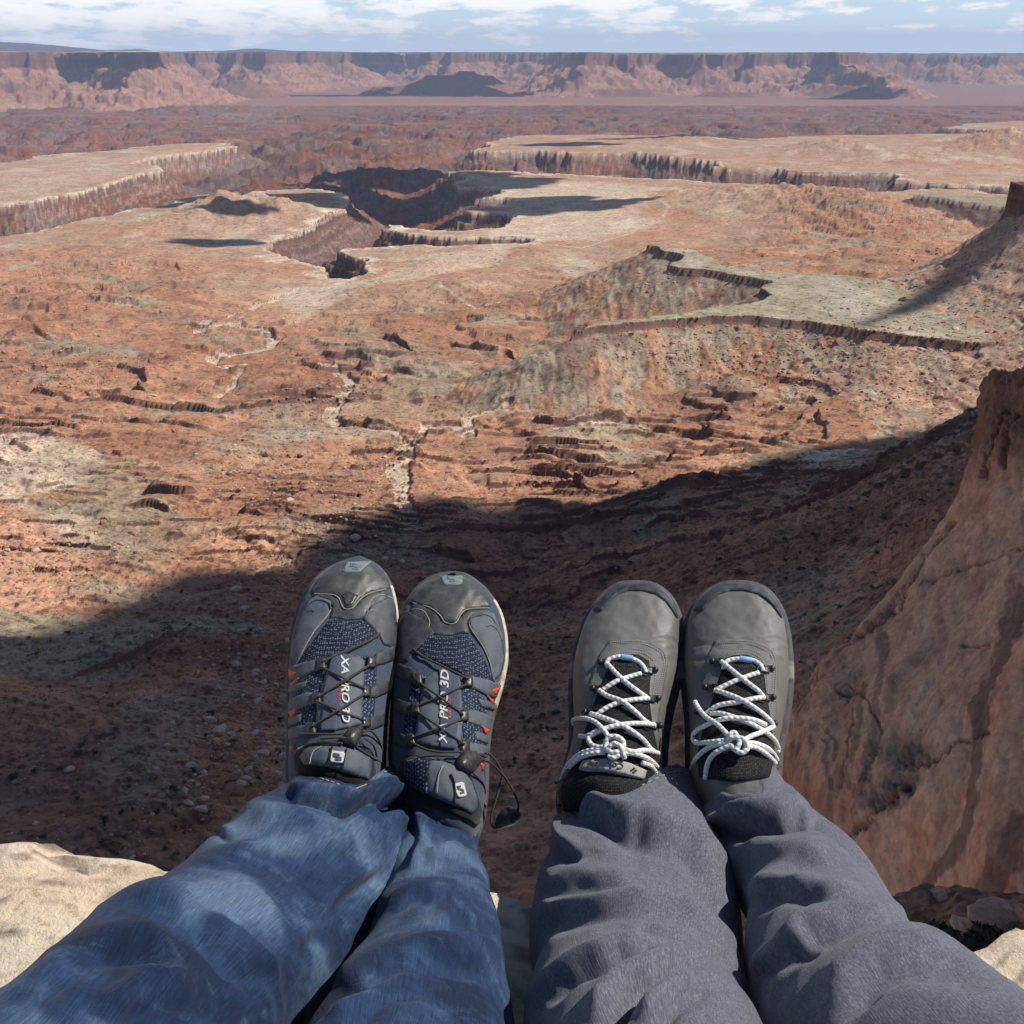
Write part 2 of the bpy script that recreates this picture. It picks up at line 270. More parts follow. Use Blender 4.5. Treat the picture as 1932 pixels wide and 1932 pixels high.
def ground(X, Y):
    D = np.hypot(X, Y); base = rbf(X, Y)
    far = ss(1500, 4000, D); sc = np.clip(D/1200, .35, 3.0)
    n50 = fbm(X/55, Y/55, 1, 4); n200 = fbm(X/230, Y/230, 5, 4); n12 = fbm(X/13, Y/13, 9, 4, .55)
    nz = ss(-390.5, -372, base)                                  # 0 on the flat bench, 1 on the red slopes above it
    inb = np.where(base < -383, 1, 0)
    sr_ = ss(15.5, 18.5, keyc(X, Y)[0])*ss(700, 850, D)*ss(1900, 1700, D)          # the talus coming down from the right
    lay = fbm(X/280, Y/120, 3, 3)
    z = base+n200*(3+5*nz)*(1-.4*far)+lay*9*nz*(1-.7*sr_)+n50*(.8+2.2*nz)*(1-.5*sr_)
    # small flash-flood ribs running down the slopes
    # low red buttes on the bench in front of the canyon
    for (px, py, h, r) in ((410, 412, 42, 150), (455, 395, 34, 110), (530, 408, 40, 130), (1405, 385, 26, 380), (1560, 400, 30, 320), (1640, 440, 30, 250), (1240, 470, 10, 120), (1000, 480, 10, 90), (290, 430, 16, 160), (80, 500, 14, 220), (1570, 285, 45, 260), (1720, 300, 26, 300), (1830, 285, 30, 300), (1920, 285, 70, 260), (1300, 262, 25, 300), (700, 560, 14, 90), (820, 500, 10, 60), (870, 555, 12, 90)):
        c = P(px, py, -388); d = np.hypot(X-c.x, (Y-c.y)*.8)/r; z = z+h*np.exp(-d*d*1.6)*(1+.35*n50)*np.where(d < 3, 1, 0)
    # terraces
    z0 = z
    for s, wgt, sd_, off in ((10., .85, 3, 0.), (3.8, .95, 4, 1.7)):
        wob = fbm(X/90, Y/60, 20+sd_, 3)*s*.5
        q = (z+wob+off)/s; k = np.floor(q); f = q-k
        g = np.where(f < .88, f*.26, .229+(f-.88)/.12*.771)
        m = ss(-.2, .25, fbm(X/120, Y/120, 31+sd_, 3)+.16)*wgt*nz*ss(350, 600, D)*(1-.75*sr_)
        z = z+(s*(k+g)-off-wob-z)*m
    rib = 1-np.abs(fbm(X/30+n50*.8, Y/100, 14, 3)*2); z = z+np.minimum(rib, .8)*3.0*sr_+n12*(.2+.55*nz)
    # tilted beds: a short riser that faces the viewer, then a long gentle back slope
    def cuesta(per, s, wd, sd_, frag):
        ph = Y/per+X/per*.12+1.5*fbm(X/420, Y/260, 600+sd_, 3)+.12*fbm(X/40, Y/40, 604+sd_, 2); k = np.floor(ph); f = ph-k; wq = np.maximum(wd, 2.4e-6*D*D)
        m = ss(-.06, .12, fbm(X/frag, k*3.7, 608+sd_, 2)+.02)*ss(-.35, .15, fbm(X/330, Y/330, 612+sd_, 2)+.08)
        return s*m*(ss(0, wq/per, f)*np.exp(-f*2.6)-.074*f), m*(f < wq/per)
    cl_ = np.zeros(X.shape); cm = nz*(1-sr_)*ss(420, 620, D)
    for per, s, wd, sd_, frag in ((75., 8.0, 1.6, 0, 110), (41., 5.2, 1.2, 5, 70), (23., 2.8, 1.0, 9, 45)):
        dz, mk = cuesta(per, s, wd, sd_, frag); z = z+dz*cm*(1 if per > 30 else ss(1700, 1100, D))
    zone = np.zeros(X.shape)
    # the canyon country
    wx = X+fbm(X/110/sc, Y/110/sc, 40, 3, .28)*24*sc; wy = Y+fbm(X/110/sc, Y/110/sc, 45, 3, .28)*24*sc
    dl = sdf(wx, wy, LOW)+9*n50*np.minimum(sc, 1.8)+1.2*n12; t = -dl
    inl = t > 0
    S1 = np.abs(fbm(X/520+.2*n200, Y/620, 50, 5, .42)); S2 = fbm(X/900, Y/1100, 55, 3)
    h = (S1*1.9+.35*S2+.10*fbm(X/150, Y/120, 58, 2))
    hh = -478+np.clip(h*1.1, 0, 1)*66
    st = 14.; q = (hh+3*n50)/st; k = np.floor(q); f = q-k; hh = st*(k+np.where(f < .72, f*.35, .252+(f-.72)/.28*.748))
    hh = hh+7*fbm(X/75, Y/75, 59, 3); st = 9.; q = (hh+2*n50)/st; k = np.floor(q); f = q-k; hh = .25*hh+.75*st*(k+np.where(f < .7, f*.3, .21+(f-.7)/.3*.79))
    for per, s, wd, sd_, frag in ((190., 24., 8., 20, 260), (95., 15., 6., 24, 150), (310., 30., 12., 28, 420)): hh = hh+cuesta(per, s, wd, sd_, frag)[0]
    hh = np.minimum(hh, -392)-15*ss(6000, 9500, D)
    shelf = -390-17*ss(0, 3*sc, t)-9*ss(24, 30, t+6*n50)-np.minimum(t*.5, 80)+2.2*n12*ss(3, 10, t)+np.abs(fbm(X/30, Y/30, 47, 2))*6*ss(8, 40, t)
    wmix = ss(90, 330, t+40*n200)
    q9 = (shelf+2*n50)/11; k9 = np.floor(q9); f9 = q9-k9; shelf = shelf+(11*(k9+np.where(f9 < .6, f9*.3, .18+(f9-.6)/.4*.82))-2*n50-shelf)*.85
    low = shelf*(1-wmix)+hh*wmix
    low = np.where(D > 9500, low+(-462-low)*ss(10800, 12600, D)*.9, low)
    z = np.where(inl, np.minimum(z, low), z); base_flat = np.where(inl, 2, 0)
    # plateaus that rise above the ground, each with a rock cap and a talus apron
    def rise(z, poly, top, cap, slope, wob, rib_a, id_, zone, wsc=1.0):
        dx = X+fbm(X/40/wsc, Y/40/wsc, 60+id_, 4, .33)*wob; dy = Y+fbm(X/40/wsc, Y/40/wsc, 66+id_, 4, .33)*wob
        d = sdf(dx, dy, poly)
        gul = (np.abs(fbm(X/26/wsc, Y/70/wsc, 70+id_, 3))*2.2-.5)
        p = np.where(d < 0, top+1.2*n50*min(wsc, 2)+.3*n12-np.minimum(0, 0), top-cap*ss(0, 1.5*wsc, d)-slope*d-gul*rib_a*ss(0, 30*wsc, d)+n12*ss(2, 8, d)*.9)
        up = p > z
        zone = np.where(up & (d < 0), id_, np.where(up, id_+.5, zone))
        return np.where(up, p, z), zone, d
    z, zone, dG = rise(z, GP, -280, 8, .46, 7, 2.4, 10, zone)
    z, zone, dB = rise(z, B1, -335, 8, .36, 14, 6, 20, zone, 1.5)
    z, zone, dR = rise(z, R1, -155, 36, 1.7, 10, 3, 30, zone)
    z, zone, _ = rise(z, R2, -146, 20, 1.9, 10, 3, 30, zone)
    # the mesas on the horizon
    mx_ = X+fbm(X/700, Y/700, 80, 5, .6)*330; my_ = Y+fbm(X/700, Y/700, 86, 5, .6)*330+fbm(X/1500, Y/3000, 89, 2)*900
    f_ = D > 8800
    dM = np.full(X.shape, 1e6); 
    if f_.any(): dM[f_] = sdf(mx_[f_], my_[f_], MES)
    ribs = np.abs(fbm(X/260, Y/260, 90, 4))
    prof = np.where(dM < 0, 8+6*n200-26*ss(.0, .35, fbm(X/2600, Y/9000, 97, 3))-np.clip(-dM/9000, 0, 1)*10, -6-26*ss(.0, .35, fbm(X/2600, Y/9000, 97, 3))-100*ss(0, 30, dM)-np.where(dM < 330, dM*.52, 172+(dM-330)*.30)-ribs*95*ss(10, 200, dM)*ss(1200, 500, dM)-14*ss(330, 345, dM+60*n200)-16*ss(520, 540, dM+60*n200))
    prof = np.where((D > 21000) & (dM < 0), prof-40, prof)
    up = (prof > z) & f_; zone = np.where(up & (dM < 0), 50, np.where(up & (dM < 45), 51, np.where(up, 52, zone))); z = np.where(up, prof, z)
    # pale domes of a higher tier, standing on the plateau behind the rim
    up2 = (zone == 50); dome = np.clip(fbm(X/1500, Y/2300, 95, 4)*1.5+.12, 0, .5)*150*ss(800, 3000, -dM)
    dome = np.minimum(dome, 46+6*n200)*ss(2600, 600, np.abs(X+3500)*.6)*1
    z = np.where(up2, z+dome, z); zone = np.where(up2 & (dome > 8), 53, zone)
    for pgn, top in BUT:
        z, zone, _ = rise(z, pgn, top, 18, .42, 60, 14, 60, zone, 8)
    # dry washes with pale sandy beds
    wash = np.zeros(X.shape); wm = (D < 2600)
    for pts, wd, dep in WASH:
        d = np.full(X.shape, 1e6); d[wm] = dline((X+n12*2.2+n50*5)[wm], (Y+n12*2.2-n50*4)[wm], pts)
        wd = wd*(.75+.45*ss(-.4, .4, n50)); z = z-dep*.8*ss(wd+2.0, wd-.6, d); wash = np.maximum(wash, ss(wd+1.5, wd-1.5, d))
    ns = wm & (zone == 0) & ~inl
    for pts, hgt in LEDG:
        pp = pb(pts); d = np.full(X.shape, 1e6)
        box = ns & (X > min(p[0] for p in pp)-70) & (X < max(p[0] for p in pp)+70) & (Y > min(p[1] for p in pp)-90) & (Y < max(p[1] for p in pp)+90)
        if not box.any(): continue
        xx = X[box]; yy = Y[box]+n50[box]*10+n12[box]*2.0
        pa = np.array(sorted(pp)); yl = np.interp(xx, pa[:, 0], pa[:, 1]); endf = ss(pa[0, 0]-8, pa[0, 0]+12, xx)*ss(pa[-1, 0]+8, pa[-1, 0]-12, xx)
        s_ = yy-yl                                               # >0 beyond the edge: raised; cliff faces the viewer
        z[box] += hgt*endf*(ss(-1.2, np.maximum(.6, 2.4e-6*D[box]**2-1.2), s_)*np.exp(-np.maximum(s_, 0)/38.))-hgt*.25*endf*np.exp(-((s_+6)/7.)**2)
    # the near talus: rubble
    near = ss(900, 500, D); rub = np.maximum(fbm(X/5.5, Y/5.5, 101, 3), 0)**1.0
    z = z+near*(rub*2.4*ss(-.25, .2, n50+.15)+.35*np.abs(fbm(X/1.9, Y/1.9, 104, 2)))+ss(1800, 900, D)*nz*.9*np.abs(fbm(X/7, Y/7, 107, 3))
    return z, dict(D=D, base=base, nz=nz, inl=inl, t=t, n50=n50, n200=n200, n12=n12, zone=zone, wash=wash, dG=dG, dM=dM, dB=dB, low=low)
def colour(X, Y, z, q, slope):
    D, n50, n200, n12, zone, nz = q['D'], q['n50'], q['n200'], q['n12'], q['zone'], q['nz']
    def mix(a, b, t): return a+(b-a)*np.clip(t, 0, 1)[..., None]
    c = np.broadcast_to(RED, X.shape+(3,)).copy()
    c = mix(c, RED2, ss(-.3, .6, n200)*.6*ss(2500, 1200, D)); c = mix(c, ORG, ss(.0, .6, fbm(X/60, Y/60, 110, 3))*.5); c = mix(c, GRN, ss(.05, .5, fbm(X/150, Y/110, 113, 4))*.75*nz)
    c = mix(c, BRN, ss(.1, .5, fbm(X/200, Y/160, 118, 3))*.6)
    # strata
    bd = fbm(z/7+n50*.4, X/900, 120, 3); c = c*(1+.20*bd[..., None])
    # bench
    fl = (1-nz)*(~q['inl'])
    bt = mix(np.broadcast_to(TAN, c.shape), RED*1.15, ss(-.1, .4, fbm(X/420, Y/300, 125, 4)-.05)*.8); bt = mix(bt, PALE*.92, ss(.12, .5, fbm(X/150, Y/260, 128, 4))*.7); bt = mix(bt, BRN*1.3, ss(.1, .5, fbm(X/90, Y/150, 129, 4))*.5)
    edge = ss(55, 5, np.abs(q['t']))
    bt = mix(bt, PALE*1.03, ss(34, 2, -q['t']+40*n50+25*n12)*np.where(q['t'] < 0, 1, 0)); c = mix(c, bt, fl*(D < 9000)); c = mix(c, np.array((.29, .165, .13)), ss(11000, 12200, D))
    # canyon country
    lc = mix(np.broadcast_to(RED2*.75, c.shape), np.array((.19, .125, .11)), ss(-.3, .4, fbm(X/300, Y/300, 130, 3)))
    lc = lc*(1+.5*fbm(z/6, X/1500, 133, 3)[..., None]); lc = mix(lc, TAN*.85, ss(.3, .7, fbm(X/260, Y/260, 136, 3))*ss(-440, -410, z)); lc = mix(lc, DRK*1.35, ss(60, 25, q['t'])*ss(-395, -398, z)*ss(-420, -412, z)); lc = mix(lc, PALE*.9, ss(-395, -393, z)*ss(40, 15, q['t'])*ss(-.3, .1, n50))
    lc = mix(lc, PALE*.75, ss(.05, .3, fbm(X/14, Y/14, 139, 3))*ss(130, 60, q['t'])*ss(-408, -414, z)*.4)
    lc = lc*(1-.22*ss(3200, 2400, D)[..., None])  # nearer canyon interiors darkened in the colour, standing in for shadow
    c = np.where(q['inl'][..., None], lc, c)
    # caps and aprons
    g = mix(np.broadcast_to(GRN*1.02, c.shape), PALE*.85, ss(.1, .5, fbm(X/45, Y/60, 141, 4))*.6); g = mix(g, GRN2, ss(.1, .5, n50)*.5)
    c = np.where((zone == 10)[..., None], g, c); 
    ap = mix(mix(np.broadcast_to(np.array((.34, .265, .19)), c.shape), RED*.95+GRN*.15, ss(-.0, .5, fbm(X/30, Y/80, 143, 3)+ss(20, 130, q['dG'])*.5-.1)), DRK, ss(.1, .4, fbm(X/60, Y/60, 146, 3))*.5)
    c = np.where((zone == 10.5)[..., None], ap, c)
    c = np.where((zone == 20)[..., None], GRN*.95, c); c = np.where((zone == 20.5)[..., None], mix(np.broadcast_to(DRK*1.1, c.shape), GRN2*.6, ss(0, .5, n50)), c)
    c = np.where((zone == 30)[..., None] | (zone == 30.5)[..., None], mix(np.broadcast_to(RED2*.72, c.shape), BRN, ss(-.2, .4, n50)), c)
    c = np.where((zone == 40)[..., None], mix(np.broadcast_to(GRN*1.05, c.shape), PALE, ss(-.1, .4, n50)), c)
    m5 = fbm(X/900, Y/900, 150, 3)
    c = np.where((zone == 50)[..., None], mix(np.broadcast_to(np.array((.17, .15, .10)), c.shape), RED, ss(0, .5, m5)), c)
    c = np.where((zone == 51)[..., None], RED2*1.05, c)
    c = np.where((zone == 52)[..., None], mix(mix(np.broadcast_to(RED*1.0, c.shape), np.array((.42, .24, .17)), ss(-.3, .3, fbm(z/25, X/4000, 153, 3))), BRN, ss(.0, .5, m5)*.6), c)
    c = np.where((zone == 53)[..., None], np.array((.60, .38, .27)), c); c = np.where((zone >= 60)[..., None], np.array((.24, .13, .09)), c)
    # patches on the near ground
    for pts, col, a, soft in PATCH:
        if pts[0] == 'z': continue
        d = sdf(X+n50*14+n12*5, Y+n50*14-n12*4, pts); c = mix(c, np.array(col), ss(soft, -soft, d)*a)
    # the ribbed colours of the slopes coming down from the right
    sr = (keyc(X, Y)[0]+6*n200 > 17.5) & (D > 700) & (D < 1900) & (zone < 10)
    sl = mix(np.broadcast_to(np.array((.44, .27, .19)), c.shape), np.array((.33, .27, .20)), ss(-.1, .3, fbm(X/40, Y/120, 160, 4))); sl = mix(sl, PALE*.8, ss(.25, .5, fbm(X/9, Y/14, 163, 2))*.7)
    c = np.where(sr[..., None], mix(c, sl, np.full(X.shape, .88)), c)
    c = mix(c, PALE*.80+RED*.2, q['wash']*.9)
    rd = dline(X+n50*3, Y+n50*3, ROAD); c = mix(c, PALE*.95, ss(7, 3, rd)*.6)
    return np.clip(c*(1+.13*n12[..., None]*ss(6000, 2000, D)[..., None]), .02, .9)
PATCH = [(pl([(850, 325), (1000, 338), (1180, 348), (1260, 365), (1180, 400), (1250, 425), (1120, 455), (1000, 455), (900, 442), (950, 430), (960, 400), (900, 350)], -390), PALE*1.04, .55, 40), (pl([(0, 320), (200, 300), (420, 272), (430, 280), (260, 308), (230, 335), (0, 375)], -390), PALE*.95, .25, 50),
         (pb([(-100, 1110), (0, 1140), (100, 1160), (250, 1180), (360, 1160), (470, 1180), (480, 1210), (400, 1240), (320, 1240), (190, 1290), (110, 1300), (60, 1240), (-100, 1200)]), GRN*.95, .85, 6),
         (pb([(-100, 830), (60, 820), (180, 850), (160, 900), (80, 950), (200, 1000), (230, 1030), (150, 1040), (60, 960), (-100, 900)]), PALE*.97, .75, 14),
         (pb([(130, 870), (260, 860), (330, 900), (300, 1000), (320, 1080), (220, 1060), (160, 980)]), GRN*.9, .6, 18),
         (pb([(-100, 900), (60, 960), (150, 1050), (180, 1130), (60, 1150), (-100, 1120)]), ORG*1.12, .9, 10), (pb([(380, 990), (520, 980), (560, 1010), (480, 1060), (380, 1060)]), ORG*1.05, .8, 12),
         (pb([(240, 1380), (420, 1290), (440, 1330), (380, 1400), (380, 1500), (330, 1560), (260, 1560), (230, 1480)]), GRN*.85, .7, 6), (pb([(1510, 862), (1560, 850), (1640, 846), (1660, 850), (1600, 880), (1540, 890), (1500, 888)]), PALE*1.05, .95, 3),
         (pb([(1000, 880), (1260, 905), (1280, 930), (1200, 1000), (1100, 1020), (1060, 950)]), BRN*.95, .5, 20), (pb([(1230, 905), (1290, 905), (1290, 960), (1230, 1010), (1180, 1000), (1200, 940)]), GRN2, .7, 8), (pb([(1310, 860), (1420, 855), (1440, 880), (1300, 890)]), ORG*1.1, .8, 6),
         (pb([(630, 740), (760, 730), (900, 760), (880, 800), (700, 800), (620, 790)]), GRN*.95, .4, 25), (pb([(480, 780), (560, 760), (620, 800), (560, 850), (500, 830)]), GRN2*1.2, .5, 25),
         (pb([(600, 1060), (660, 1040), (770, 990), (790, 1060), (700, 1110)]), GRN2*1.15, .7, 10), (pb([(560, 640), (800, 650), (900, 720), (700, 700)]), GRN2*1.25, .45, 30), (pb([(380, 560), (600, 545), (560, 600), (460, 650)]), ORG, .5, 20),
         (pb([(1500, 560), (1620, 560), (1650, 640), (1560, 640)]), np.array((.40, .36, .30)), .7, 12), (pb([(640, 850), (760, 830), (750, 950), (700, 1000), (640, 950)]), BRN*1.2, .4, 20), (pb([(200, 880), (330, 840), (560, 860), (620, 960), (400, 960)]), RED*1.05, .5, 20),
         (pb([(0, 1580), (250, 1480), (240, 1400), (0, 1440)]), BRN*.9, .5, 10), (pb([(500, 545), (700, 530), (800, 480), (980, 462), (940, 500), (760, 530), (560, 600)]), PALE*.96, .55, 8)]
QUAL = 1.0
_az1 = np.radians(35.5); NAZ = 1320
azs = np.r_[np.linspace(-math.pi, -_az1, 24)[:-1], np.linspace(-_az1, _az1, NAZ), np.linspace(_az1, math.pi, 24)[1:]]
Ds = [60.0]
while Ds[-1] < 30000:
    d = Ds[-1]; Ds.append(d+min(max(.5+(max(0, 150-d))*.02, 3.0e-6*d*d), 42 if d < 20000 else 42+(d-20000)*.02)/(1.7 if 600 < d < 4200 else 1.0))
Ds = np.array(Ds)
AZ, DD = np.meshgrid(azs, Ds); GXX = (DD*np.sin(AZ)).astype(np.float32); GYY = (DD*np.cos(AZ)).astype(np.float32)
GZ, q = ground(GXX, GYY)
wide = ss(np.radians(36), np.radians(60), np.abs(AZ)); GZ = GZ*(1-wide)+np.where(AZ > 0, -200., -330.)*wide
gy_, gx_ = np.gradient(GZ); slope = np.hypot(gy_/np.maximum(np.gradient(DD, axis=0), .1), gx_/np.maximum(DD*np.abs(np.gradient(AZ, axis=1)), .1))
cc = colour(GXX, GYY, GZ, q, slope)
print('ground grid', GZ.shape)
mt = Mat('ground_earth', rough=.95, spec=.08)
vec = mt.coord('Object'); col = mt.attr()
f1 = mt.noise(vec, .35, 6, .7); f2 = mt.noise(vec, .02, 6, .65); f3 = mt.noise(vec, .006, 5, .6)
col = mt.mix(1.0, col, mt.ramp(f1, [(.34, (.50, .47, .47)), (.46, (1, 1, 1)), (.66, (1.25, 1.27, 1.3))]), 'MULTIPLY')
col = mt.mix(1.0, col, mt.ramp(mt.noise(vec, .11, 5, .72), [(.36, (.45, .43, .43)), (.46, (1, 1, 1)), (.64, (1.2, 1.2, 1.2))]), 'MULTIPLY')
col = mt.mix(1.0, col, mt.ramp(f2, [(.35, (.84, .82, .80)), (.65, (1.15, 1.17, 1.18))]), 'MULTIPLY')
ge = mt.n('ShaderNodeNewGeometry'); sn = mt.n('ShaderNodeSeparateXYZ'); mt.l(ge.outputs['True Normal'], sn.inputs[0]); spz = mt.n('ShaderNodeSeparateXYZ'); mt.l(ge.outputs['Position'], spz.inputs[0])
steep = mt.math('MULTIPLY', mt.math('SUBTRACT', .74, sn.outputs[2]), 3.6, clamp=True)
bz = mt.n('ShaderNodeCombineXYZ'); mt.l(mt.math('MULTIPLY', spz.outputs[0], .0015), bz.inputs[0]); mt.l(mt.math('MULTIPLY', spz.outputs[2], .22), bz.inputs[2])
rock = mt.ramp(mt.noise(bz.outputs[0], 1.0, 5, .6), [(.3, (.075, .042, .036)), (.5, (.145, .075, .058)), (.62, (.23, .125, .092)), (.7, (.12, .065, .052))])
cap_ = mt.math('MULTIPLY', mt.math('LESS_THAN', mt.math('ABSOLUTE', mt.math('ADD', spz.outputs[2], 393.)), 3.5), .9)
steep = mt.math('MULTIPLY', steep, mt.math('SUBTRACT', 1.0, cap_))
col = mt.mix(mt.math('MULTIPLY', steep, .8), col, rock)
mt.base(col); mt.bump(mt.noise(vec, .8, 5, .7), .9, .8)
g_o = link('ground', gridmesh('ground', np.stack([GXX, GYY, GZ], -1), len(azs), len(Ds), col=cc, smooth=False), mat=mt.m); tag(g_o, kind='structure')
def gz(x, y):
    a = math.atan2(x, y); D = math.hypot(x, y)
    i = min(max(np.searchsorted(Ds, D)-1, 0), len(Ds)-2); j = min(max(np.searchsorted(azs, a)-1, 0), len(azs)-2)
    u = (D-Ds[i])/(Ds[i+1]-Ds[i]); v = (a-azs[j])/(azs[j+1]-azs[j])
    return float((GZ[i, j]*(1-v)+GZ[i, j+1]*v)*(1-u)+(GZ[i+1, j]*(1-v)+GZ[i+1, j+1]*v)*u)
# blue mountain ridge far behind the left mesas
xs = np.linspace(-700, 2600, 400); mv = []
hp = np.interp(xs, [-700, -200, 0, 60, 130, 200, 260, 290, 330, 420, 480, 560, 700, 900, 1400, 2600], [70, 76, 79, 82, 88, 95, 92, 96, 97, 95.5, 91.5, 96, 98.5, 98, 100.5, 100])
hp = hp+1.0*np.asarray(fbm(xs/40, xs*0+3, 200, 4))
for j, (k, dd) in enumerate(((0, 24500), (.5, 25500), (1, 27000), (.6, 28200), (0, 29500))):
    row = []
    for x, h in zip(xs, hp):
        r = ray(x, h); r = r/math.hypot(r.x, r.y); top = r.z*27000; row.append((r.x*dd, r.y*dd, -500+(top+500)*k+(120*math.sin(x*.21)*(k*(1-k)))))
    mv.append(row)
mm = Mat('mountain_rock', (.10, .095, .10), .95, .05)
tag(link('mountains', gridmesh('mountains', np.array(mv), len(xs), 5), mat=mm.m), kind='structure')

# ------------------------------------------------------------------ unseen clouds overhead, cut to the shadows they lay on the land
mc = Mat('cloud_white', (.9, .9, .9), 1, 0)
def shadow_cloud(name, poly, zg, thick=120, alt=1500, res=70, wob=.035):
    """poly: outline of the shadow on the ground at height zg"""
    t = (alt-zg)/SUN.z; poly = np.array(poly)+np.array([SUN.x*t, SUN.y*t]); lo = poly.min(0)-40; hi_ = poly.max(0)+40
    xs = np.linspace(lo[0], hi_[0], res); ys = np.linspace(lo[1], hi_[1], res); X, Y = np.meshgrid(xs, ys); s = (hi_-lo).max()
    d = sdf(X+fbm(X/s*9, Y/s*9, 210, 3)*s*wob, Y+fbm(X/s*9, Y/s*9, 214, 3)*s*wob, poly)
    h = np.sqrt(np.clip(-d, 0, s*.1)/(s*.1)); keep = (d < 0)
    V = []; F = []; idt = -np.ones(X.shape, int); 
    top = alt+h*thick*(1+.5*fbm(X/s*14, Y/s*14, 218, 3)); bot = alt-h*thick*.15
    for j in range(res):
        for i in range(res):
            if keep[j, i]: idt[j, i] = len(V); V.append((X[j, i], Y[j, i], top[j, i])); V.append((X[j, i], Y[j, i], bot[j, i]-1))
    for j in range(res-1):
        for i in range(res-1):
            a, b, c, e = idt[j, i], idt[j, i+1], idt[j+1, i+1], idt[j+1, i]
            if min(a, b, c, e) >= 0: F.append((a, b, c, e)); F.append((e+1, c+1, b+1, a+1))
    o = link('shadow_cloud', tris_mesh('shadow_cloud', V, F, True), mat=mc.m); tag(o, kind='structure'); return o
def ell(px, py, z, rx, ry, n=20):
    """ellipse on the ground, rx metres across and ry metres deep"""
    c = P(px, py, z); return [(c.x+rx*math.cos(a*2*math.pi/n)*(1+.25*math.sin(a*2.3)), c.y+ry*math.sin(a*2*math.pi/n)*(1+.2*math.cos(a*1.7))) for a in range(n)]
big = pb([(-250, 1175), (-60, 1180), (60, 1185), (180, 1155), (300, 1105), (420, 1085), (540, 1090), (640, 1040), (720, 1010), (800, 985), (850, 950), (930, 930), (1010, 935), (1080, 945), (1150, 920), (1240, 912), (1330, 898), (1450, 888), (1560, 868), (1700, 832), (1850, 785), (1932, 770), (2100, 800), (2100, 1300)])
big += [(200, -20), (60, -50), (-60, -50), (-160, -32), (-188, 5), (-192, 45), (-207, 90), (-290, 140), (-330, 200)]
shadow_cloud('shadow_cloud', big, -250, 60, 1500, 110, .016)  # outline stretched to shade wall, shelf and right slope too, sparing the ledge
for px, py, z, rx, ry in ((520, 380, -388, 330, 230), (800, 372, -440, 420, 330), (1000, 385, -388, 330, 190), (1080, 272, -388, 260, 120), (440, 405, -370, 110, 50), (250, 140, -300, 0, 0), (720, 335, -440, 330, 260), (420, 455, -385, 110, 60), (1640, 262, -440, 480, 200), (1270, 262, -389, 500, 70)):
    if rx: shadow_cloud('shadow_cloud', ell(px, py, z, rx, ry), z, 60, 1500, 36)
shadow_cloud('shadow_cloud', pl([(2050, 400), (1932, 412), (1850, 452), (1760, 500), (1640, 545), (1560, 562), (1660, 548), (1760, 522), (1850, 500), (1932, 468), (2050, 440)], -232), -232, 40, 1500, 60, .004)  # unseen strip added to cast the ridge shadow that a cliff would throw
for az_px, D, z, rx, ry in ((150, 11300, -300, 420, 520), (262, 10900, -120, 260, 500), (640, 12300, -440, 900, 260), (850, 12400, -350, 620, 500), (1580, 12900, -380, 500, 500), (1620, 11800, -460, 500, 260), (700, 17800, -150, 700, 900), (1300, 13600, -100, 420, 500), (960, 12000, -440, 900, 170)):
    x, y = pd([(az_px, D)])[0]; shadow_cloud('shadow_cloud', [(x+rx*math.cos(a*math.pi/10)*(1+.25*math.sin(a*2.3)), y+ry*math.sin(a*math.pi/10)) for a in range(20)], z, 80, 1900, 36)
# ------------------------------------------------------------------ air
hb = bpy.data.meshes.new('haze'); bm = bmesh.new(); bmesh.ops.create_cube(bm, size=1); bm.to_mesh(hb); bm.free()
haze = link('haze', hb); haze.scale = (66000, 66000, 1100); haze.location = (0, 0, -640+550)
hm = bpy.data.materials.new('haze_air'); hm.use_nodes = True; t = hm.node_tree; t.nodes.clear()
ho = t.nodes.new('ShaderNodeOutputMaterial'); hv = t.nodes.new('ShaderNodeVolumePrincipled'); t.links.new(hv.outputs[0], ho.inputs['Volume'])
hv.inputs['Color'].default_value = (.60, .70, 1.0, 1); hv.inputs['Density'].default_value = 3.2e-5; hv.inputs['Anisotropy'].default_value = 0.0
hb.materials.append(hm); tag(haze, kind='stuff', label='thin blue haze filling the air over the canyon', cat='haze')
# ================================================================== near rock
def ctrlsurf(rows, nu, nv):
    """rows of picture-anchored points (x, y, distance) -> smooth dense grid"""
    A = np.array([[list(R(*c)) for c in r] for r in rows]); 
    def cr(P_, n):                       # Catmull-Rom along axis 0
        m = P_.shape[0]; t = np.linspace(0, m-1-1e-6, n); i = t.astype(int); f = (t-i).reshape((-1,)+(1,)*(P_.ndim-1))
        g = lambda k: P_[np.clip(k, 0, m-1)]
        p0, p1, p2, p3 = g(i-1), g(i), g(i+1), g(i+2)
        return .5*((2*p1)+(-p0+p2)*f+(2*p0-5*p1+4*p2-p3)*f*f+(-p0+3*p1-3*p2+p3)*f**3)
    B = cr(A, nv); return cr(B.transpose(1, 0, 2), nu).transpose(1, 0, 2)
def normals(V):
    du = np.gradient(V, axis=1); dv = np.gradient(V, axis=0); n = np.cross(du, dv); n /= np.linalg.norm(n, axis=-1, keepdims=True)+1e-12; return n
def nz3(V, s, seed, o=4):
    return fbm(V[..., 0]/s+V[..., 2]/s*.6, V[..., 1]/s-V[..., 2]/s*.8, seed, o)+.6*fbm(V[..., 2]/s, V[..., 0]/s*.7-V[..., 1]/s*.7, seed+40, o)
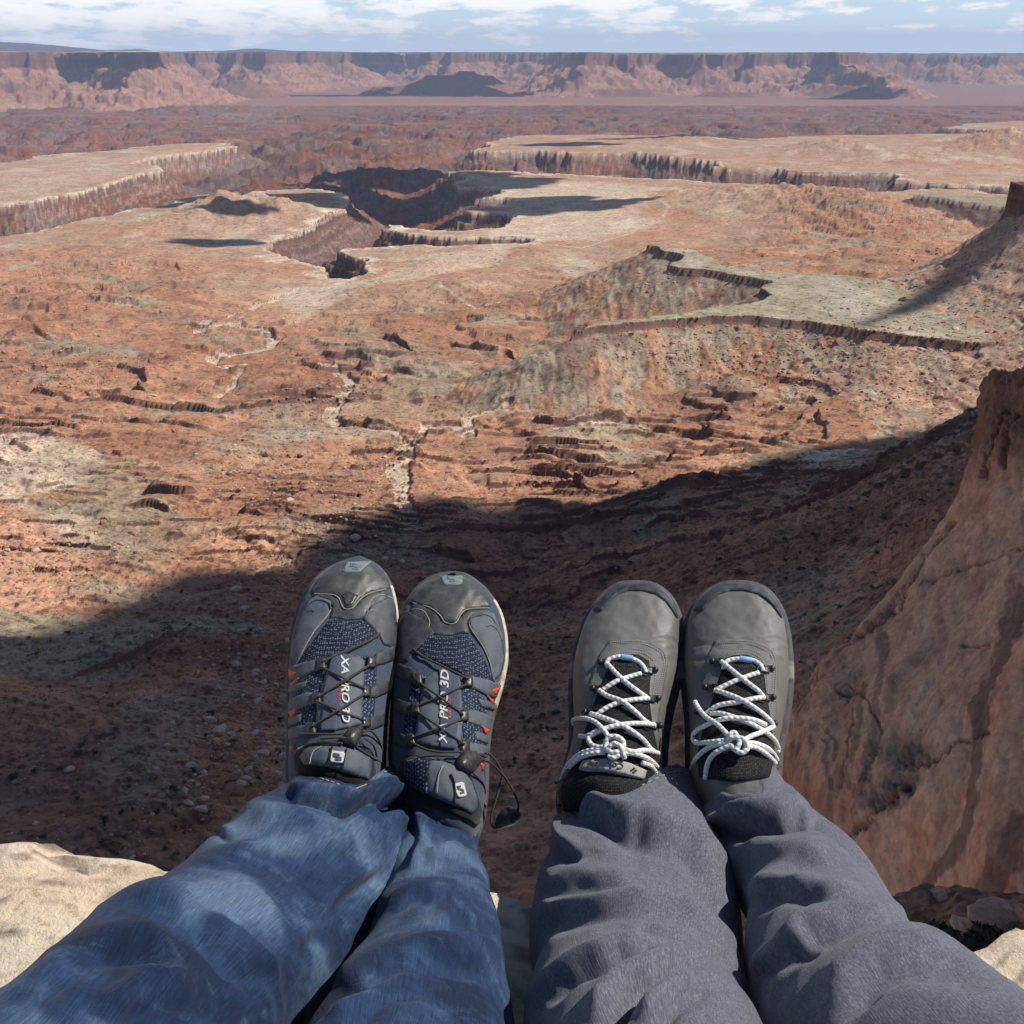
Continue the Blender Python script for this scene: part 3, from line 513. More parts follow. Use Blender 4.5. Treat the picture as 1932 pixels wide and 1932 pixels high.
# the big sandstone wall on the right, far side of the alcove. Left column wraps away behind the outline.
rows = [
 [(1890, 700, 190), (1882, 702, 160), (1890, 705, 128), (1925, 700, 118), (1990, 680, 112), (2150, 640, 104)],
 [(1875, 722, 175), (1868, 728, 142), (1880, 735, 120), (1915, 740, 113), (1990, 740, 107), (2150, 740, 98)],
 [(1900, 770, 165), (1870, 775, 134), (1868, 785, 117), (1905, 790, 110), (1990, 800, 103), (2150, 800, 94)],
 [(1880, 850, 160), (1856, 850, 130), (1850, 855, 113), (1890, 860, 106), (1980, 870, 98), (2150, 880, 88)],
 [(1850, 920, 150), (1828, 915, 124), (1826, 920, 109), (1870, 940, 101), (1970, 950, 93), (2150, 960, 83)],
 [(1790, 1030, 140), (1764, 1015, 116), (1766, 1030, 104), (1840, 1040, 96), (1950, 1050, 88), (2150, 1060, 78)],
 [(1720, 1150, 130), (1694, 1125, 110), (1700, 1145, 98), (1800, 1150, 90), (1930, 1150, 82), (2150, 1150, 73)],
 [(1640, 1240, 122), (1600, 1225, 104), (1620, 1245, 93), (1750, 1250, 85), (1900, 1250, 77), (2150, 1250, 68)],
 [(1530, 1330, 114), (1496, 1325, 98), (1530, 1345, 88), (1700, 1350, 80), (1880, 1350, 72), (2150, 1350, 64)],
 [(1500, 1420, 110), (1478, 1420, 95), (1520, 1430, 85), (1680, 1440, 76), (1860, 1450, 68), (2150, 1450, 60)],
 [(1520, 1530, 106), (1500, 1530, 92), (1550, 1530, 81), (1690, 1530, 73), (1860, 1540, 65), (2150, 1550, 57)],
 [(1540, 1700, 104), (1540, 1700, 88), (1600, 1700, 76), (1740, 1700, 69), (1880, 1700, 61), (2150, 1700, 54)],
 [(1580, 1950, 104), (1600, 1950, 86), (1680, 1950, 74), (1800, 1950, 66), (1950, 1950, 58), (2200, 1950, 52)]]
Vw = ctrlsurf(rows, 620, 760); Nw = normals(Vw)
if (Nw[300, 300] @ Vw[300, 300]) > 0: Nw = -Nw
pxw, pyw = proj(Vw); uu, vv = np.meshgrid(np.linspace(0, 1, 620), np.linspace(0, 1, 760))
big_ = nz3(Vw, 16, 300, 4); mid_ = nz3(Vw, 4.0, 305, 5); fine_ = nz3(Vw, .9, 310, 4)
dsp = big_*.9+mid_*.22+fine_*.06
def crack(pts, wd):
    d = np.full(pxw.shape, 1e9)
    wx_ = pxw+fine_*5+mid_*6; wy_ = pyw+fine_*5-mid_*6
    for a, b in zip(pts[:-1], pts[1:]):
        e = np.array(b, float)-a; t = np.clip(((wx_-a[0])*e[0]+(wy_-a[1])*e[1])/(e@e), 0, 1); d = np.minimum(d, np.hypot(wx_-a[0]-t*e[0], wy_-a[1]-t*e[1]))
    return np.exp(-(d/wd)**2), d
CR = [([(1870, 1385), (1800, 1400), (1760, 1425), (1715, 1445)], 3.0, 1.0), ([(1640, 1545), (1590, 1575), (1560, 1590)], 4, .8), ([(1700, 1470), (1640, 1530), (1600, 1560)], 3, .8), ([(1580, 1240), (1620, 1215), (1660, 1180), (1700, 1140), (1780, 1020), (1800, 990)], 4, 1.0),
      ([(1580, 1305), (1620, 1300)], 3, .8), ([(1545, 1280), (1490, 1330)], 3, .5), ([(1600, 1500), (1630, 1440), (1660, 1380), (1640, 1320), (1600, 1290)], 2.5, .25), ([(1570, 1500), (1600, 1420), (1610, 1330)], 2.2, .25), ([(1810, 1215), (1860, 1210)], 3, .5), ([(1740, 1110), (1800, 1080), (1850, 1060), (1932, 1020)], 2.5, .4), ([(1900, 780), (1885, 840), (1862, 900)], 5, .8), ([(1925, 790), (1895, 880)], 5, .8)]
ck = np.zeros(pxw.shape)
for pts, wd, dp in CR:
    e, d = crack(pts, wd); dsp = dsp-e*dp*.9; ck = np.maximum(ck, e*dp)
# rubble pocket and the knobs of the upper end
def blob(cx, cy, rx, ry): return np.exp(-(((pxw-cx+mid_*8)/rx)**2+((pyw-cy+mid_*8)/ry)**2)**1.5)
pocket = np.maximum(blob(1705, 1415, 42, 34), np.maximum(blob(1690, 1470, 45, 26), blob(1655, 1505, 40, 24))); dsp += pocket*(np.abs(nz3(Vw, 1.6, 330, 3))*1.0-.6)
knob = ss(935, 820, pyw); dsp += knob*(nz3(Vw, 7, 340, 4)*.6+np.abs(nz3(Vw, 2.5, 344, 3))*.7)
left = ss(1640, 1560, pxw)*ss(1180, 1260, pyw); rough_l = np.clip(left, 0, 1)
hq = nz3(Vw, 5.5, 350, 3)*3; kq = np.floor(hq); st_ = (kq+ss(.7, 1, hq-kq))*1.0; dsp += rough_l*st_*.3
Vw2 = Vw+Nw*dsp[..., None]
WB = np.array((.60, .375, .25)); cw_ = np.broadcast_to(WB, Vw.shape).copy()
def mixc(a, b, t): return a+(np.asarray(b)-a)*np.clip(t, 0, 1)[..., None]
cw_ = mixc(cw_, (.62, .345, .225), ss(-.3, .4, big_)*.8); cw_ = mixc(cw_, (.52, .37, .27), ss(.0, .5, fbm(pxw/110, pyw/240, 360, 4))*.6)
cw_ = mixc(cw_, (.48, .215, .145), ss(.05, .5, fbm(pxw/60, pyw/120, 364, 4))*.5)
# desert varnish: dark stripes running down the wall
def streak(pts, wd):
    e, d = crack(pts, wd); return ss(1.15, .75, d/wd+.35*fbm(pxw/14, pyw/60, 370, 3))
cw_ = mixc(cw_, (.16, .105, .085), streak([(1932, 1120), (1900, 1200), (1880, 1260), (1855, 1330), (1845, 1400), (1835, 1480), (1820, 1560), (1780, 1620), (1730, 1670)], 17)*.75)
cw_ = mixc(cw_, (.17, .11, .09), streak([(1932, 1560), (1900, 1640), (1860, 1690)], 30)*.7); cw_ = mixc(cw_, (.20, .13, .10), streak([(1665, 1180), (1660, 1300), (1640, 1400), (1600, 1540)], 7)*.6)
cw_ = mixc(cw_, (.20, .13, .10), streak([(1625, 1290), (1620, 1380), (1590, 1480)], 5)*.6); cw_ = mixc(cw_, (.19, .12, .10), streak([(1932, 1030), (1905, 1120), (1880, 1210)], 8)*.5)
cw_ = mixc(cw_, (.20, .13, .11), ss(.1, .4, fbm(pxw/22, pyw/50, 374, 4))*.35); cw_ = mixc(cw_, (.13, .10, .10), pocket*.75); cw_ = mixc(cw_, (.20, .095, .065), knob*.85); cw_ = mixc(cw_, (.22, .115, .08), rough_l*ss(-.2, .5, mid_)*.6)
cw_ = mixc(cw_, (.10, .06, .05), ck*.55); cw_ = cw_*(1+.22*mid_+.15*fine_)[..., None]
mw = Mat('wall_sandstone', rough=.92, spec=.1); v_ = mw.coord('Object')
c_ = mw.mix(1.0, mw.attr(), mw.ramp(mw.noise(v_, 1.3, 8, .7), [(.3, (.72, .70, .70)), (.5, (1, 1, 1)), (.7, (1.2, 1.2, 1.2))]), 'MULTIPLY'); mw.base(c_); mw.bump(mw.noise(v_, 2.2, 8, .65), .35, .8)
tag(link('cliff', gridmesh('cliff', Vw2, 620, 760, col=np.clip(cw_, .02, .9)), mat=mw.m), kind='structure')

# the ledge the two people sit on
LZ = -.66
RIM = sorted([tuple(P(x, y-38, LZ))[:2] for x, y in ((-900, 1575), (-500, 1580), (-200, 1592), (0, 1598), (140, 1594), (280, 1603), (325, 1615), (420, 1650), (600, 1668), (800, 1675), (935, 1683), (1000, 1712), (1100, 1760), (1300, 1800), (1700, 1805), (1848, 1779), (1932, 1746), (2100, 1700), (2700, 1640))])
RX = [a for a, b in RIM]; RY = [b for a, b in RIM]
def rim_y(x): return np.interp(x, RX, RY)
nx, ns_ = 420, 420
xs = np.linspace(-3.2, 3.2, nx); s_ = np.r_[np.linspace(-3.5, -1.2, 40), np.linspace(-1.18, .30, 260), np.linspace(.32, 30, 120)**1.0]; ns_ = len(s_)
S, X = np.meshgrid(s_, xs, indexing='ij'); ry = rim_y(X)+.018*fbm(X*4, X*0+1, 400, 3)
rad = .040+.02*fbm(X*2, X*0+5, 404, 2)
# arc-length coordinate s: negative on top, then rounded nose, then down the face
q_ = rad*math.pi/2*.95
Y = np.where(S < 0, ry-rad+S, np.where(S < q_, ry-rad+rad*np.sin(np.minimum(S, q_)/rad), ry-rad*.0-.22*(S-q_)*0.5))
Z = np.where(S < 0, LZ, np.where(S < q_, LZ-rad*(1-np.cos(np.minimum(S, q_)/rad)), LZ-rad-(S-q_)*.98))
Y = np.where((S >= q_), np.where(S < q_, Y, Y+.5*fbm(X/2.5, S/2.5, 430, 3)*ss(.3, 2, S)), Y)
n1_ = fbm(X*2.2, Y*2.2, 410, 4); n2_ = fbm(X*14, Y*14+S*3, 414, 4); n3_ = fbm(X*50, (Y+S)*50, 418, 3)
Z = Z+n1_*.010+n2_*.006+n3_*.003-np.where(X > .3, (X-.3)*.02, 0)
# pits and shallow flake steps in the rock
pit = ss(.35, .6, fbm(X*26, (Y+Z)*26, 422, 3)); Z = Z-pit*.008
fl = fbm(X*3, Y*5, 424, 3); Z = Z-ss(.10, .14, fl)*.010
dk = np.abs(fbm(X*11, (Y+S*.5)*11, 426, 4)); cl = np.broadcast_to(np.array((.86, .73, .56)), X.shape+(3,)).copy()
cl = mixc(cl, (.82, .62, .46), ss(-.1, .4, fbm(X*3.2, Y*4.2, 428, 4))*.7); cl = mixc(cl, (.88, .80, .64), ss(.0, .35, fbm(X*9, Y*12, 432, 4))*.75); cl = mixc(cl, (.20, .15, .11), ss(.16, .30, fbm(X*55, Y*75, 436, 3))*ss(-.15, .15, fbm(X*7, Y*7, 440, 3))*.75)
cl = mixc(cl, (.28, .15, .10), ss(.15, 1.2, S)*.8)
ml = Mat('ledge_sandstone', rough=.9, spec=.12); v_ = ml.coord('Object')
c_ = ml.mix(1.0, ml.attr(), ml.ramp(ml.noise(v_, 60, 6, .7), [(.34, (.62, .57, .52)), (.46, (1, 1, 1)), (.7, (1.08, 1.08, 1.06))]), 'MULTIPLY'); ml.base(c_); ml.bump(ml.noise(v_, 110, 6, .75), .006, 1.0)
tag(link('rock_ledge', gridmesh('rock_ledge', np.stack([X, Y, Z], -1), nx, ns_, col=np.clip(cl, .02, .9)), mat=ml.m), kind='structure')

# ------------------------------------------------------------------ boulders and shrubs
def boulder_mesh(seed, name='boulder', sub=2):
    bm = bmesh.new(); bmesh.ops.create_icosphere(bm, subdivisions=sub, radius=1); rs = np.random.RandomState(seed)
    pl_ = [(Vector(rs.normal(size=3)).normalized(), rs.uniform(.45, .85)) for _ in range(9)]
    for v in bm.verts:
        for n, d in pl_:
            k = v.co.dot(n)
            if k > d: v.co -= n*(k-d)
    for v in bm.verts: v.co.z *= .75; v.co += Vector(rs.normal(size=3))*.03
    me = bpy.data.meshes.new(name); bm.to_mesh(me); bm.free(); return me
mbl = Mat('boulder_rock', (.42, .25, .18), .9, .1); v_ = mbl.coord('Object'); oi = mbl.n('ShaderNodeObjectInfo')

def bmat(name, a, b):
    m = Mat(name, a, .9, .1); v = m.coord('Object'); oi = m.n('ShaderNodeObjectInfo'); cb = m.ramp(oi.outputs['Random'], [(0, a), (1, b)])
    m.base(m.mix(1, cb, m.ramp(m.noise(v, 3, 6, .7), [(.3, (.7, .7, .7)), (.7, (1.2, 1.2, 1.2))]), 'MULTIPLY')); m.bump(m.noise(v, 4, 5), .15, .8); return m.m
TONE = ['rust red', 'pinkish', 'pale tan']; btm = [bmat('boulder_rust', (.29, .15, .10), (.34, .18, .12)), bmat('boulder_pink', (.42, .25, .18), (.48, .29, .205)), bmat('boulder_pale', (.56, .42, .31), (.62, .48, .36))]
cb = mbl.ramp(oi.outputs['Random'], [(0, (.30, .155, .105)), (.4, (.42, .23, .155)), (.75, (.50, .31, .22)), (1, (.56, .42, .31))])
mbl.base(mbl.mix(1, cb, mbl.ramp(mbl.noise(v_, 3, 6, .7), [(.3, (.7, .7, .7)), (.7, (1.2, 1.2, 1.2))]), 'MULTIPLY')); mbl.bump(mbl.noise(v_, 4, 5), .15, .8)
bms = [boulder_mesh(k) for k in range(9)]
for k, m in enumerate(bms): m.materials.append(btm[k % 3])
def shrub_mesh(seed, n=150):
    rs = np.random.RandomState(seed); V = []; F = []
    lob = [(rs.uniform(-.6, .6), rs.uniform(-.6, .6), rs.uniform(.25, .65), rs.uniform(.35, .6)) for _ in range(6)]
    for i in range(n):
        cx, cy, cz, r = lob[i % 6]; d = rs.normal(size=3); d /= np.linalg.norm(d); d[2] = abs(d[2])*.9-.15; p = np.array((cx, cy, cz))+d*r*rs.uniform(.6, 1.05)
        a = rs.normal(size=3); a /= np.linalg.norm(a); b = np.cross(a, d); b /= np.linalg.norm(b)+1e-6; s = rs.uniform(.10, .20); k = len(V)
        V += [p-a*s, p+b*s*.5, p+a*s, p-b*s*.5]; F.append((k, k+1, k+2, k+3))
    return tris_mesh('shrub', V, F)
msh = Mat('shrub_leaves', (.075, .085, .05), .9, .1); oi = msh.n('ShaderNodeObjectInfo')
msh.base(msh.ramp(oi.outputs['Random'], [(0, (.045, .055, .032)), (.5, (.075, .088, .05)), (1, (.13, .125, .08))]))
STONE = ['blackish green', 'olive', 'grey green']; sht = [Mat('shrub_'+n_, c_, .9, .1).m for n_, c_ in (('dark', (.042, .052, .032)), ('olive', (.095, .098, .05)), ('grey', (.125, .135, .10)))]
shm = [shrub_mesh(k) for k in range(6)]
for k, m in enumerate(shm): m.materials.append(sht[k % 3])
rs = np.random.RandomState(11)
def bignoise(x, y, s, seed): return float(fbm(np.array([x/s]), np.array([y/s]), seed, 3)[0])
wallb = [(1495, 1330), (1600, 1225), (1766, 1020), (1860, 790)]
def scatter(n, fn):
    out = []; tries = 0
    while len(out) < n and tries < n*60:
        tries += 1; px = rs.uniform(-60, 1990); py = rs.uniform(470, 1640); pr = fn(px, py)
        if rs.rand() > pr: continue
        out.append((px, py))
    return out
def hidden(px, py):
    if py > 1230 and px > 1480+max(0, (1330-py))*1.05: return True
    if px > 1700 and py > 1000: return True
    if py > 1120 and (550 < px < 950 or 1090 < px < 1480) : return True
    if py > 1500 and px > 400: return True
    return False
def hit(px, py):
    r = ray(px, py); h = math.hypot(r.x, r.y); a = math.atan2(r.x, r.y); j = int(np.clip(np.searchsorted(azs, a)-1, 0, len(azs)-2)); tz = (r.z/h)*Ds
    b = np.nonzero(tz < GZ[:, j])[0]; k = b[0] if len(b) else len(Ds)-2; D = Ds[k]; return Vector((r.x/h*D, r.y/h*D, float(GZ[k, j])))
BCL = [(640, 735, 60, 30), (590, 780, 80, 35), (90, 690, 150, 40), (700, 990, 110, 60), (600, 930, 80, 30), (520, 900, 60, 40), (690, 1060, 60, 25), (100, 1050, 120, 50), (560, 1150, 100, 90), (480, 880, 70, 40), (1050, 900, 60, 30), (700, 860, 60, 30), (480, 1320, 100, 100), (1600, 700, 250, 60), (1500, 650, 200, 30), (1750, 590, 160, 60), (1650, 720, 140, 40), (1350, 660, 200, 30), (1560, 1300, 50, 60), (450, 1450, 120, 90), (1200, 540, 100, 20), (1800, 480, 120, 30)]
def bdens(px, py):
    if hidden(px, py): return 0
    d = .10+sum(math.exp(-((px-a)/c)**2-((py-b)/e)**2) for a, b, c, e in BCL); return min(d, 1)
spots = []
for px, py in scatter(7500, bdens):
    p = hit(px, py); D = p.length; 
    if D > 2600: continue
    size = min(float(np.exp(rs.normal(-.12, .5)))*(.55+D/1500), 6.0)*(.75 if bdens(px, py) < .3 else 1.15)
    spots.append((size/D, size, p))
spots.sort(key=lambda a: -a[0])
import zlib
def place(o, p, size, rs): o.location = p; o.scale = (size*rs.uniform(.7, 1.3), size*rs.uniform(.6, 1.1), size*rs.uniform(.5, .95)); o.rotation_euler = (rs.uniform(-.3, .3), rs.uniform(-.3, .3), rs.uniform(0, 6.28))
def rest(name, lst, meshes, label, cat, scf, mat):
    VV = []; FF = []; k = 0; CL = []
    arr = []
    for m in meshes:
        v = np.empty(len(m.vertices)*3, np.float32); m.vertices.foreach_get('co', v); f = [tuple(p.vertices) for p in m.polygons]; arr.append((v.reshape(-1, 3), np.array(f)))
    for (_, s, p) in lst:
        v, f = arr[rs.randint(len(arr))]; a = rs.uniform(0, 6.28); ca, sa = math.cos(a), math.sin(a); u = v*np.array(scf(s)); 
        VV.append(np.stack([u[:, 0]*ca-u[:, 1]*sa, u[:, 0]*sa+u[:, 1]*ca, u[:, 2]], 1)+np.array(p)); FF.append(f+k); k += len(v)
        CL.append(np.full((len(v), 3), rs.rand()))
    o = link(name, tris_mesh(name, np.concatenate(VV), np.concatenate(FF), col=np.concatenate(CL)), mat=mat); tag(o, label, cat, kind='stuff'); return o
def where(p):
    x, y = proj(np.array(p)); x = float(x); y = float(y)
    if y < 600: row = 'far off'
    elif y < 720: row = 'in the middle distance'
    elif y < 830: row = 'just beyond the big shadow'
    elif y < 930: row = 'on sunlit ground' if x < 900 else 'near the shadow edge'
    elif y < 1040: row = 'low on sunlit ground' if x < 740 else 'inside the shadow'
    elif y < 1150: row = 'level with the shoe toes'
    elif y < 1280: row = 'level with the laces'
    elif y < 1400: row = 'level with the shoe tongues'
    else: row = 'just above the lit ledge'
    k = int(np.clip(x//161, 0, 11))
    col_ = ['at the left edge', 'near the left edge', 'left of the pale wash', 'straight above the left trainer', 'left of the narrow gully', 'right of the narrow gully', 'near the centre', 'above the left grey boot', 'above the right grey boot', 'right of the grey boots', 'on the right talus', 'by the right edge'][k]
    return row+' '+col_
def near_word(p, others):
    d = min((q_-p).length for q_ in others if (q_-p).length > 1e-3); return 'crowded' if d < 6 else 'paired' if d < 14 else 'lone'
def sizew(s, a, b): return 'large' if s > b else 'middling' if s > a else 'small'
bp_ = [p for _, s, p in spots[:280]]
for i, (_, s, p) in enumerate(spots[:280]):
    o = link('boulder', bms[i % 9]); place(o, p, s, rs); rt_ = o.scale[2]/max(o.scale[0], o.scale[1])
    tag(o, near_word(p, bp_)+' '+sizew(s, 1.2, 2.0)+' '+TONE[i % 9 % 3]+(' flat' if rt_ < .6 else ' upright' if rt_ > .85 else ' blocky')+' boulder '+where(p), 'boulder', 'boulders fallen on the canyon slopes')
mb2 = Mat('boulder_rubble', (.4, .24, .17), .9, .1); sep = mb2.n('ShaderNodeSeparateColor'); mb2.l(mb2.attr(), sep.inputs[0]); v_ = mb2.coord('Object')
mb2.base(mb2.mix(1, mb2.ramp(sep.outputs[0], [(0, (.30, .155, .105)), (.4, (.42, .23, .155)), (.75, (.50, .31, .22)), (1, (.60, .46, .34))]), mb2.ramp(mb2.noise(v_, 1, 5, .7), [(.3, (.75, .75, .75)), (.7, (1.2, 1.2, 1.2))]), 'MULTIPLY'))
bm_lo = [boulder_mesh(k+20, sub=1) for k in range(6)]
rest('boulders', spots[280:], bm_lo, 'small broken sandstone rubble strewn over the red slopes', 'rubble', lambda s: (s, s*.8, s*.7), mb2.m)
SCL = [(70, 840, 130, 50), (60, 880, 100, 50), (560, 1000, 150, 80), (760, 850, 60, 60), (1300, 1000, 400, 120), (1500, 1000, 300, 130), (1100, 1100, 300, 120), (1600, 900, 200, 60), (1000, 900, 300, 60), (820, 1000, 60, 100), (1250, 1250, 200, 150), (1500, 660, 220, 40), (1600, 720, 200, 60), (1000, 1300, 80, 200), (400, 1200, 150, 60)]
def sdens(px, py):
    if hidden(px, py): return 0
    d = .14+.55*sum(math.exp(-((px-a)/c)**2-((py-b)/e)**2) for a, b, c, e in SCL); return min(d, 1)
sp_ = []
for px, py in scatter(6000, sdens):
    p = hit(px, py); D = p.length
    if D > 2600: continue
    s = float(np.exp(rs.normal(-.25, .35)))*(.75+D/1600); sp_.append((s/D, s, p))
sp_.sort(key=lambda a: -a[0]); sp2 = [p for _, s, p in sp_[:280]]
for i, (_, s, p) in enumerate(sp_[:280]):
    o = link('shrub', shm[i % 6]); o.location = p; o.scale = (s, s, s*.9); o.rotation_euler = (0, 0, rs.uniform(0, 6.28))
    tag(o, near_word(p, sp2)+' '+sizew(s, .9, 1.3)+' '+STONE[i % 6 % 3]+' shrub '+where(p), 'shrub', 'desert shrubs on the canyon slopes')
ms2 = Mat('shrub_cover', (.075, .085, .05), .9, .1); sep = ms2.n('ShaderNodeSeparateColor'); ms2.l(ms2.attr(), sep.inputs[0]); ms2.base(ms2.ramp(sep.outputs[0], [(0, (.045, .055, .032)), (.5, (.075, .088, .05)), (1, (.13, .125, .08))]))
rest('shrubs', sp_[280:], [shrub_mesh(k+9, 60) for k in range(5)], 'small scattered desert bushes covering the lower slopes', 'bushes', lambda s: (s, s, s*.9), ms2.m)
# rocks and a bush on the ledge below, at the lower right
srow = [[(1640, 1720, 62), (1720, 1690, 61), (1800, 1688, 60), (1900, 1690, 59), (2050, 1680, 58)], [(1640, 1740, 56), (1720, 1712, 55), (1800, 1705, 54), (1900, 1710, 53), (2050, 1700, 52)], [(1660, 1790, 50), (1740, 1770, 49), (1820, 1770, 48), (1910, 1770, 47), (2060, 1765, 46)], [(1680, 1900, 46), (1760, 1880, 45), (1840, 1880, 44), (1930, 1880, 43), (2080, 1880, 42)], [(1700, 2150, 50), (1780, 2150, 49), (1860, 2150, 48), (1950, 2150, 47), (2100, 2150, 46)]]
Vs = ctrlsurf(srow, 160, 160); Ns = normals(Vs)
if (Ns[60, 60] @ Vs[60, 60]) > 0: Ns = -Ns
ds_ = nz3(Vs, 5, 500, 4)*.6+np.abs(nz3(Vs, 1.4, 504, 4))*.35; Vs = Vs+Ns*ds_[..., None]
cs_ = mixc(np.broadcast_to(np.array((.30, .175, .12)), Vs.shape), (.14, .08, .055), ss(-.2, .4, nz3(Vs, 1.0, 508, 4)))
tag(link('rock_shelf', gridmesh('rock_shelf', Vs, 160, 160, col=np.clip(cs_, .02, .9)), mat=mw.m), kind='structure')
o = link('shrub', shrub_mesh(77, 900), mat=ms2.m); o.location = R(1815, 1805, 46); o.scale = (1.7, 1.3, 1.3)
tag(o, 'dark leafy bush on the rock shelf beside the grey trousers', 'shrub')
for k, (px, py, d, s) in enumerate(((1885, 1735, 48, 1.25), (1775, 1694, 56, .75), (1950, 1740, 47, 1.0), (1825, 1750, 48, .7))):
    o = link('boulder', boulder_mesh(40+k, sub=3), mat=mbl.m); o.location = R(px, py, d); o.scale = (s*1.1, s*.8, s*.55); o.rotation_euler = (.2, .1, .6*k)
    tag(o, ['flat brown sandstone block on the lower shelf beside the lit ledge corner', 'small tan rock lying at the foot of the smooth wall', 'brown sandstone block at the right edge just above the lit ledge corner', 'dark rock half hidden by the shrub below the grey trousers'][k], 'rock')
# ================================================================== people
from mathutils.geometry import delaunay_2d_cdt
def catmull(pts, n):
    A = np.array(pts, float); m = len(A); t = np.linspace(0, m-1-1e-6, n); i = t.astype(int); f = (t-i)[:, None]; g = lambda k: A[np.clip(k, 0, m-1)]
    p0, p1, p2, p3 = g(i-1), g(i), g(i+1), g(i+2); return .5*((2*p1)+(-p0+p2)*f+(2*p0-5*p1+4*p2-p3)*f*f+(-p0+3*p1-3*p2+p3)*f**3)
def tube_mesh(name, pts, r, seg=8, n=None, twist=0):
    A = catmull(pts, n or len(pts)*6); rr = np.full(len(A), r) if np.isscalar(r) else np.interp(np.linspace(0, 1, len(A)), np.linspace(0, 1, len(r)), r)
    T = np.gradient(A, axis=0); T /= np.linalg.norm(T, axis=1, keepdims=True)+1e-9; ref = np.array((0.1, .35, .93)); V = []
    for k in range(len(A)):
        a = np.cross(T[k], ref); a /= np.linalg.norm(a)+1e-9; b = np.cross(a, T[k]); th = np.linspace(0, 2*math.pi, seg, endpoint=False)
        V.append(A[k]+rr[k]*(np.outer(np.cos(th), a)+np.outer(np.sin(th), b)))
    L_ = np.r_[0, np.cumsum(np.linalg.norm(np.diff(A, axis=0), axis=1))]; uv = np.stack(np.meshgrid(np.linspace(0, 1, seg), L_), -1)
    V = np.array(V); V = np.concatenate([A[None, 0].repeat(seg, 0)[None], V, A[None, -1].repeat(seg, 0)[None]]); uv = np.concatenate([uv[:1], uv, uv[-1:]])
    return gridmesh(name, V, seg, len(V), uv=uv, close_u=True)
def join_me(name, meshes):
    bm = bmesh.new()
    for m in meshes: bm.from_mesh(m)
    me = bpy.data.meshes.new(name); bm.to_mesh(me); bm.free(); return me

